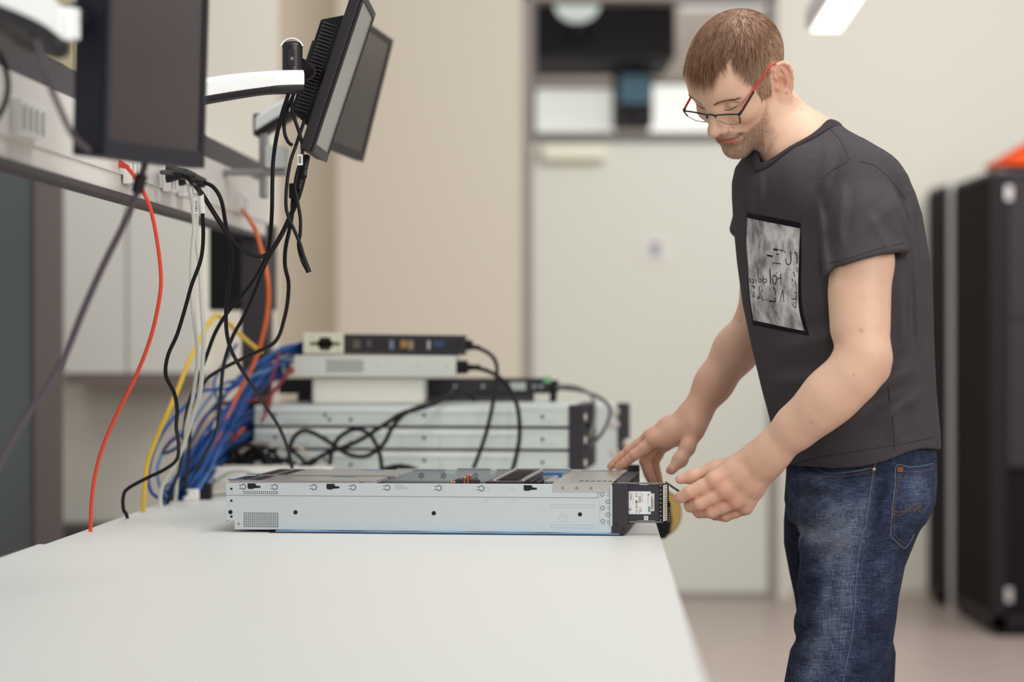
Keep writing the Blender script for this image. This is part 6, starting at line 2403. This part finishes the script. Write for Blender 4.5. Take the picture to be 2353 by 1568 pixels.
def stretched(scale, sx, sy, sz):
    mp = nt.nodes.new('ShaderNodeMapping')
    mp.inputs['Scale'].default_value = (sx, sy, sz)
    n_ = nt.nodes.new('ShaderNodeTexNoise')
    n_.inputs['Scale'].default_value = scale
    n_.inputs['Detail'].default_value = 3
    nt.links.new(tc.outputs['Object'], mp.inputs['Vector'])
    nt.links.new(mp.outputs['Vector'], n_.inputs['Vector'])
    return n_


wv, wh, wb = stretched(800, 1, 1, .05), stretched(800, .06, .06, 1), stretched(26, 1, 1, .8)


def math_(op, a, b):
    q = nt.nodes.new('ShaderNodeMath')
    q.operation = op
    for i, x in enumerate((a, b)):
        if isinstance(x, (int, float)):
            q.inputs[i].default_value = x
        else:
            nt.links.new(x, q.inputs[i])
    return q.outputs[0]


wsum = math_('ADD', math_('MULTIPLY', math_('SUBTRACT', wv.outputs['Fac'], .5), .95), math_('MULTIPLY', math_('SUBTRACT', wh.outputs['Fac'], .5), .85))
wsum = math_('ADD', wsum, math_('MULTIPLY', math_('SUBTRACT', wb.outputs['Fac'], .5), .55))
fac = math_('ADD', at.outputs['Fac'], wsum)
rp = nt.nodes.new('ShaderNodeValToRGB')
rp.color_ramp.elements[0].position, rp.color_ramp.elements[1].position = .0, 1.0
rp.color_ramp.elements[0].color = srgb(30, 33, 48)
rp.color_ramp.elements[1].color = srgb(136, 142, 158)
for ps, cc in ((.30, (44, 51, 72)), (.55, (70, 81, 106))):
    e_ = rp.color_ramp.elements.new(ps)
    e_.color = srgb(*cc)
nt.links.new(fac, rp.inputs['Fac'])
nt.links.new(rp.outputs['Color'], b_.inputs['Base Color'])
bp = nt.nodes.new('ShaderNodeBump')
bp.inputs['Strength'].default_value = .25
bp.inputs['Distance'].default_value = .0015
nt.links.new(wsum, bp.inputs['Height'])
nt.links.new(bp.outputs['Normal'], b_.inputs['Normal'])
jeans = np_mesh('jeans', jv, jf, M_den, man)
fade = np.full(len(jv), .21)
for (px, py, Y, sx, sz, amp) in ((1915, 1200, 4.28, .055, .075, .44), (1870, 1240, 4.28, .02, .03, .28), (1935, 1340, 4.28, .045, .12, .30), (1900, 1480, 4.28, .05, .09, .26), (2100, 1120, 4.4, .04, .045, .34), (2040, 1330, 4.3, .025, .09, .16), (1990, 1140, 4.3, .02, .05, .15), (1850, 1560, 4.3, .03, .05, .25)):
    p = W(px, py, Y)
    fade += amp * np.exp(-((jv[:, 0] - p.x) / sx) ** 2 - ((jv[:, 2] - p.z) / sz) ** 2) * (jv[:, 1] < 4.50)
ca = jeans.data.color_attributes.new('fade', 'FLOAT_COLOR', 'POINT')
ca.data.foreach_set('color', np.stack([fade, fade, fade, np.ones_like(fade)], 1).ravel())
JEANS_T = BVHTree.FromPolygons([tuple(p) for p in jv], [tuple(int(i) for i in q) for q in jf])
M_edge = mat('denim_edge', srgb(116, 126, 144), .85, spec=.1, noise=(500, .8, srgb(60, 70, 94)))
M_gold = mat('stitch_gold', srgb(132, 98, 64), .8)
M_rivet = mat('rivet_copper', srgb(176, 140, 128), .35, metal=.7)
side = [(2012, 1052), (2006, 1090), (2000, 1130), (1995, 1165), (1990, 1195), (1987, 1215), (1978, 1240), (1972, 1280), (1968, 1320), (1963, 1400), (1956, 1470), (1944, 1530), (1936, 1575)]
stitch(JEANS_T, side, .0011, 'side_seam', M_edge, jeans, .0004)
stitch(JEANS_T, [(a + 4, b) for a, b in side[:6]], .00038, 'seam_stitch', M_gold, jeans, .0006)
pk_ = [(1872, 1066), (1880, 1077), (1898, 1088), (1930, 1088), (1970, 1083), (2004, 1076)]
stitch(JEANS_T, pk_, .0012, 'pocket_edge', M_edge, jeans, .0004)
stitch(JEANS_T, [(a, b + 8) for a, b in pk_[2:]], .00038, 'seam_stitch', M_gold, jeans, .0006)
bpk = [(2046, 1233), (2048, 1190), (2052, 1150), (2057, 1110), (2060, 1070), (2090, 1074), (2120, 1071), (2143, 1066)]
stitch(JEANS_T, bpk, .0011, 'back_pocket_edge', M_edge, jeans, .0006)
stitch(JEANS_T, [(2046, 1233), (2062, 1248), (2078, 1260), (2090, 1246), (2100, 1228)], .0011, 'back_pocket_edge', M_edge, jeans, .0006)
for pts in ([(2053, 1228), (2066, 1240), (2080, 1250)], [(2066, 1082), (2096, 1086), (2122, 1083), (2142, 1078)], [(2053, 1222), (2055, 1170), (2062, 1110), (2066, 1090)],
            [(2047, 1172), (2062, 1177), (2076, 1175), (2092, 1165), (2107, 1157)], [(2047, 1180), (2064, 1185), (2078, 1178), (2096, 1168)],
            [(2096, 1168), (2101, 1178), (2107, 1157)], [(2107, 1157), (2108, 1168), (2113, 1156)], [(2113, 1156), (2116, 1168), (2121, 1172)], [(2108, 1166), (2112, 1174), (2117, 1180)],
            [(1993, 1203), (1992, 1209), (1990, 1214)]):
    stitch(JEANS_T, pts, .00045, 'seam_stitch', M_gold, jeans, .0008, per=4)
p = hit(JEANS_T, 2008, 1080, .001)
MB().ball(p, .0042, 14, 8, (1, .5, 1)).build('rivet', M_rivet, jeans)
p = [hit(JEANS_T, a, b, .0012) for a, b in ((2061, 1073), (2075, 1073), (2075, 1086), (2061, 1086))]
nn_ = (p[1] - p[0]).cross(p[3] - p[0]).normalized() * .001
MB().prism([p[3], p[2], p[1], p[0]], nn_).build('leather_tab', mat('leather_brown', srgb(134, 66, 40), .5), jeans, bevel=.0006)

# shoes (below the picture)
M_shoe = mat('shoe_dark', srgb(48, 44, 46), .6)
for rows in (LN, LFr):
    y, a, b_x, Y = rows[-1]
    q = W((a + b_x) / 2, y, Y)
    Sh = Field()
    fx, fy = FCG
    heel = Vector((q.x - fx * .03, q.y - fy * .03, .045))
    toe = Vector((q.x + fx * .17, q.y + fy * .17, .032))
    Sh.cap(heel, toe, .044, .032, .0, 'u')
    Sh.cap(heel + Vector((0, 0, .03)), Vector((q.x, q.y, .075)), .042, .04, .02)
    Sh.custom('s', lambda P: P[:, 2] - .001, np.array([q.x, q.y, -.3]), .6, .0)
    sv_, sf_ = Sh.mesh((q.x - .35, q.y - .25, -.02), (q.x + .25, q.y + .25, .2), .005)
    np_mesh('shoe', sv_, sf_, M_shoe, man)
# ------------------------------------------------------------------ hair, beard, brows, glasses, nails
def on_plane_l(px, py, l):
    """head-frame point on the plane left = l seen at this pixel"""
    d = W(px, py, 4.0) - CAMP
    n = hL
    p0 = H(0, l, 0)
    t = (p0 - CAMP).dot(n) / d.dot(n)
    return CAMP + d * t


cent = bv[bf].mean(1)
e1, e2 = bv[bf[:, 1]] - bv[bf[:, 0]], bv[bf[:, 3]] - bv[bf[:, 0]]
fn_ = np.cross(e1, e2)
farea = np.linalg.norm(fn_, axis=1)
fn_ = fn_ / np.maximum(farea, 1e-12)[:, None]
outw = cent - vec(H(0, 0, .02))
hd = np.linalg.norm(to_head(cent) - np.array([0, 0, .02]), axis=1) < .17
if (np.einsum('ij,ij->i', fn_, outw)[hd] > 0).mean() < .5:
    fn_ = -fn_
hcent = to_head(cent)
rng = np.random.default_rng(5)


def pick(weight, n):
    w = weight * farea
    w = w / w.sum()
    idx = rng.choice(len(w), n, p=w)
    a, b = rng.random((2, n, 1))
    q = bv[bf[idx]]
    return idx, (q[:, 0] * (1 - a) + q[:, 1] * a) * (1 - b) + (q[:, 3] * (1 - a) + q[:, 2] * a) * b


def strands(name, P, N, D, L, Wd, mi, mats, parent, lift=.35, curl=.0, segs=4):
    """tapered three-sided hairs: roots P, normals N, lying direction D, lengths L, width Wd"""
    n = len(P)
    S = np.cross(N, D)
    S /= np.maximum(np.linalg.norm(S, axis=1), 1e-9)[:, None]
    V = []
    for j in range(segs):
        t = j / (segs - 1)
        hgt = lift * (t - .55 * t * t)
        c = P + L[:, None] * (D * t + N * hgt[..., None] if np.ndim(hgt) else D * t + N * hgt) + S * (curl * L * (t * t))[:, None]
        w = (Wd * (1 - t * .85) * .5)[:, None]
        V += [c - S * w, c + S * w, c + N * w * 1.2]
    V = np.stack(V, 1).reshape(-1, 3)
    F = []
    base = (np.arange(n) * segs * 3)[:, None]
    for j in range(segs - 1):
        for k in range(3):
            F.append(base + np.array([[j * 3 + k, j * 3 + (k + 1) % 3, (j + 1) * 3 + (k + 1) % 3, (j + 1) * 3 + k]]))
    F = np.stack(F, 1).reshape(-1, 4)
    o = np_mesh(name, V, F, mats, parent)
    o.data.polygons.foreach_set('material_index', np.repeat(mi, (segs - 1) * 3).astype(np.int32))
    return o


hf, hl, hu = hcent.T
earf = sstep(.030, .040, np.linalg.norm((hcent - np.array([-.022, 0, .004])) * np.array([1.2, 0, .88]), axis=1) + .05 * (np.abs(hl) < .074))
hwt = hair_mask(hf, hl, hu) * earf * (np.linalg.norm(hcent - np.array([-.01, 0, .04]), axis=1) < .125) * (np.abs(hl) < .0855)
idx, P = pick(hwt, 21000)
N = fn_[idx]
hp = to_head(P)
whorl = np.array([-.062, .014, .130])
d = hp - whorl
top = sstep(.045, .085, hp[:, 2]) * sstep(-.05, .03, hp[:, 0])
flow = d / np.maximum(np.linalg.norm(d, axis=1), .02)[:, None]
flow = flow + np.outer(top, [.9, .25, -.1]) + rng.normal(0, .22, hp.shape)
side_ = sstep(.05, .075, np.abs(hp[:, 1]))
flow[:, 2] -= side_ * .6
flow[:, 0] += side_ * .35
D = flow @ HRn.T
D = D - N * np.einsum('ij,ij->i', D, N)[:, None]
D /= np.maximum(np.linalg.norm(D, axis=1), 1e-9)[:, None]
Ln = (.0075 + .0095 * top + .004 * sstep(.0, .09, hp[:, 2])) * rng.uniform(.75, 1.2, len(P))
Ln = np.where(hp[:, 2] < .035, .0055 * rng.uniform(.7, 1.2, len(P)), Ln)
fr_ = top * sstep(.060, .085, hp[:, 0])
Ln = Ln * (1 + .7 * fr_)
grey = .16 + .55 * side_ * (1 - sstep(.05, .11, hp[:, 2]))
u = rng.random(len(P))
mi = np.where(u < grey, 2, np.where(u < grey + .45 * (1 - grey), 1, 0))
M_h = [mat('hair_dark', srgb(94, 58, 42), .42, spec=.35), mat('hair_brown', srgb(152, 102, 70), .4, spec=.4), mat('hair_ash', srgb(204, 174, 144), .42, spec=.4)]
strands('hair', P, N, D, Ln, rng.uniform(.00028, .00046, len(P)), mi, M_h, man, lift=.34, curl=.12)

# longer fringe locks falling on the forehead
idx, P = pick(hwt * sstep(.055, .075, hf) * (np.abs(hl) < .05), 520)
N = fn_[idx]
lock = np.floor(to_head(P)[:, 1] / .011)
sw = np.sin(lock * 2.3) * .45
D = (np.stack([np.full(len(P), .6), .15 + sw, np.full(len(P), -1.0)], 1) + rng.normal(0, .10, P.shape)) @ HRn.T
D = D - N * np.einsum('ij,ij->i', D, N)[:, None]
D /= np.linalg.norm(D, axis=1)[:, None]
strands('hair_fringe', P, N, D, rng.uniform(.020, .032, len(P)), rng.uniform(.0003, .00045, len(P)), np.where(rng.random(len(P)) < .5, 0, 1), M_h, man, lift=.30, curl=.25, segs=5)

# short beard
bwt = beard_mask(hf, hl, hu) * earf * (np.linalg.norm(hcent - np.array([.02, 0, -.05]), axis=1) < .12)
dens = np.where(hu < -.045, 1.0, .55)
idx, P = pick(bwt * dens, 15000)
N = fn_[idx]
D = np.tile(vec(HR @ Vector((.25, 0, -1))), (len(P), 1)) + rng.normal(0, .35, P.shape)
D = D - N * np.einsum('ij,ij->i', D, N)[:, None]
D /= np.linalg.norm(D, axis=1)[:, None]
hp = to_head(P)
chin = sstep(.03, .08, hp[:, 0]) * sstep(-.075, -.095, hp[:, 2])
u = rng.random(len(P))
mi = np.where(u < .22 + .28 * chin, 2, np.where(u < .75, 1, 0))
strands('beard', P, N, D, rng.uniform(.0018, .0040, len(P)) * (1 + .35 * chin), rng.uniform(.00014, .00023, len(P)), mi,
        [mat('beard_brown', srgb(100, 66, 48), .5), mat('beard_sand', srgb(164, 122, 94), .5), mat('beard_grey', srgb(208, 192, 176), .5)], man, lift=.55, segs=3)

# eyebrows and lashes
for s in (1, -1):
    n = 340
    t = rng.random(n)
    l = .013 + .049 * t
    uu = .0290 + .0040 * np.sin(t * 2.6) - .0015 * t + rng.normal(0, .0019, n) * (1 - .55 * t)
    Pq, Nq = [], []
    for a, b in zip(l, uu):
        o = H(.14, s * a, b)
        p, nrm, _, _ = BODY_T.ray_cast(o, -hF)
        if p is None:
            p, nrm = H(.09, s * a, b), hF
        if nrm.dot(hF) < 0:
            nrm = -nrm
        Pq.append(vec(p))
        Nq.append(vec(nrm))
    Pq, Nq = np.array(Pq), np.array(Nq)
    D = np.tile(vec(HR @ Vector((-.2, s * 1.0, .15))), (n, 1)) + rng.normal(0, .25, Pq.shape)
    D = D - Nq * np.einsum('ij,ij->i', D, Nq)[:, None]
    D /= np.linalg.norm(D, axis=1)[:, None]
    strands('eyebrow', Pq, Nq, D, rng.uniform(.005, .0085, n), np.full(n, .00026), (rng.random(n) < .7).astype(int), M_h[:2], man, lift=.25, segs=3)
    pts = []
    for a, b in ((.0225, .0085), (.028, .0068), (.034, .0062), (.043, .0085), (.0525, .0125)):
        p, nrm, _, _ = BODY_T.ray_cast(H(.14, s * a, b), -hF)
        if p is None:
            p = H(.09, s * a, b)
        pts.append(p + hF * .0004)
    MB().tube(pts, lambda t: .00055 * (1 - abs(2 * t - 1) ** 3) + .00015, 6).build('eyelashes', mat('lash', srgb(88, 60, 50), .7, spec=.1), man)

# glasses
gl_root = bpy.data.objects.new('glasses', None)
gl_root.empty_display_size = .03
COL.objects.link(gl_root)
gl_root.parent = man
MX[gl_root.name] = MX[man.name]
gl_root['label'] = 'black half-rim glasses with red temples'
q = on_plane_l
k_ = 1 / HS
A_out, A_in = q(1697, 263, .066 * k_), q(1641, 265.5, .011 * k_)
B_out, B_in = q(1573, 255, -.066 * k_), q(1624, 264, -.011 * k_)
Abot = [q(1701, 279, .067 * k_), q(1699, 282.5, .064 * k_), q(1684, 286, .048 * k_), q(1664, 283.5, .030 * k_), q(1651, 275, .016 * k_)]
Bbot = [q(1575, 261, -.067 * k_), q(1581, 267, -.063 * k_), q(1597, 276, -.047 * k_), q(1613, 279.5, -.030 * k_), q(1626, 279, -.016 * k_)]
M_gfr = mat('glasses_black', srgb(26, 22, 28), .35)
M_gred = mat('glasses_red', srgb(214, 52, 24), .3, coat=.3)
mm = MB()
mm.tube([A_out, A_out.lerp(A_in, .5) + hU * .001, A_in], .0014, 8)
mm.tube([B_out, B_out.lerp(B_in, .5) + hU * .001, B_in], .0014, 8)
mm.tube([A_in, A_in.lerp(B_in, .5) + hU * .0012, B_in], .0015, 8)
mm.tube([A_out, Abot[0], Abot[1]], .0013, 8)
mm.tube([B_out, Bbot[0], Bbot[1]], .0014, 8)
mm.tube([A_in, Abot[4].lerp(A_in, .45)], .0015, 8)
mm.tube([B_in, Bbot[4].lerp(B_in, .45)], .0015, 8)
mm.tube([A_out + hL * .001, A_out + hL * .003 + hU * .001 - hF * .005], .0028, 8)
mm.tube([B_out - hL * .001, B_out - hL * .003 + hU * .001 - hF * .005], .0028, 8)
mm.build('frame', M_gfr, gl_root)
M_lens = mat('lens_glass', (1, 1, 1, 1), .02, trans=1.0)
M_lens.node_tree.nodes['Principled BSDF'].inputs['IOR'].default_value = 1.12
for ring in ([A_in] + [A_out] + Abot, [B_in] + [B_out] + Bbot):
    c = sum(ring, Vector()) / len(ring)
    P_ = smooth_path(ring, 4, True)
    mm = MB()
    nrm = (P_[1] - P_[0]).cross(c - P_[0]).normalized()
    mm.prism(P_, nrm * .0012)
    mm.build('lens', M_lens, gl_root)
rim = mat('lens_edge', srgb(120, 112, 116), .25)
MB().tube(Abot[1:], .0006, 6).build('lens_edge', rim, gl_root)
MB().tube(Bbot[1:], .0006, 6).build('lens_edge', rim, gl_root)
hA_ = A_out + hL * .003 + hU * .001 - hF * .005
T1 = [hA_, q(1732, 210, .073 * k_), q(1758, 168, .079 * k_), q(1771, 152, .081 * k_), q(1784, 146, .082 * k_), q(1796, 152, .080 * k_)]
mm = MB().tube(T1[:2], .0030, 8, flat=(hL, .55))
mm.build('temple_front', M_gfr, gl_root)
mm = MB().tube([T1[0] - hL * .0016 + hU * .002, T1[1] - hL * .0012 + hU * .001] + T1[2:], lambda t: .0027 - .0008 * t, 8, flat=(hL, .5))
mm.build('temple', M_gred, gl_root)
hB_ = B_out - hL * .003 + hU * .001 - hF * .005
mm = MB().tube([hB_, q(1585, 228, -.072 * k_), q(1600, 200, -.078 * k_), q(1625, 160, -.085 * k_)], .0028, 8, flat=(hL, .5))
mm.build('temple', M_gred, gl_root)

# finger nails that show
M_nail = mat('nail', srgb(222, 164, 142), .3, spec=.5)
for (p0, p1, px, py, wd, ln, tree_off) in ((RT_[2][0], RT_[3][0], 1537, 1082, .0066, .0072, 0), (RF[1][2][0], RF[1][3][0], 1405, 1068.5, .0045, .006, 0), (RF[0][2][0], RF[0][3][0], 1424, 1069, .0045, .006, 0)):
    d = (W(px, py, 4.0) - CAMP).normalized()
    p, nrm, _, _ = BODY_T.ray_cast(CAMP, d)
    if p is None:
        continue
    if nrm.dot(d) > 0:
        nrm = -nrm
    ax = (p1 - p0).normalized()
    ax = (ax - nrm * ax.dot(nrm)).normalized()
    w_ = ax.cross(nrm)
    Mn = Matrix.Translation(p - nrm * .0004) @ Matrix((ax, w_, nrm)).transposed().to_4x4()
    mm = MB().ball((0, 0, 0), 1.0, 14, 8, (ln, wd, .0012)).xf(Mn)
    mm.build('fingernail', M_nail, man)
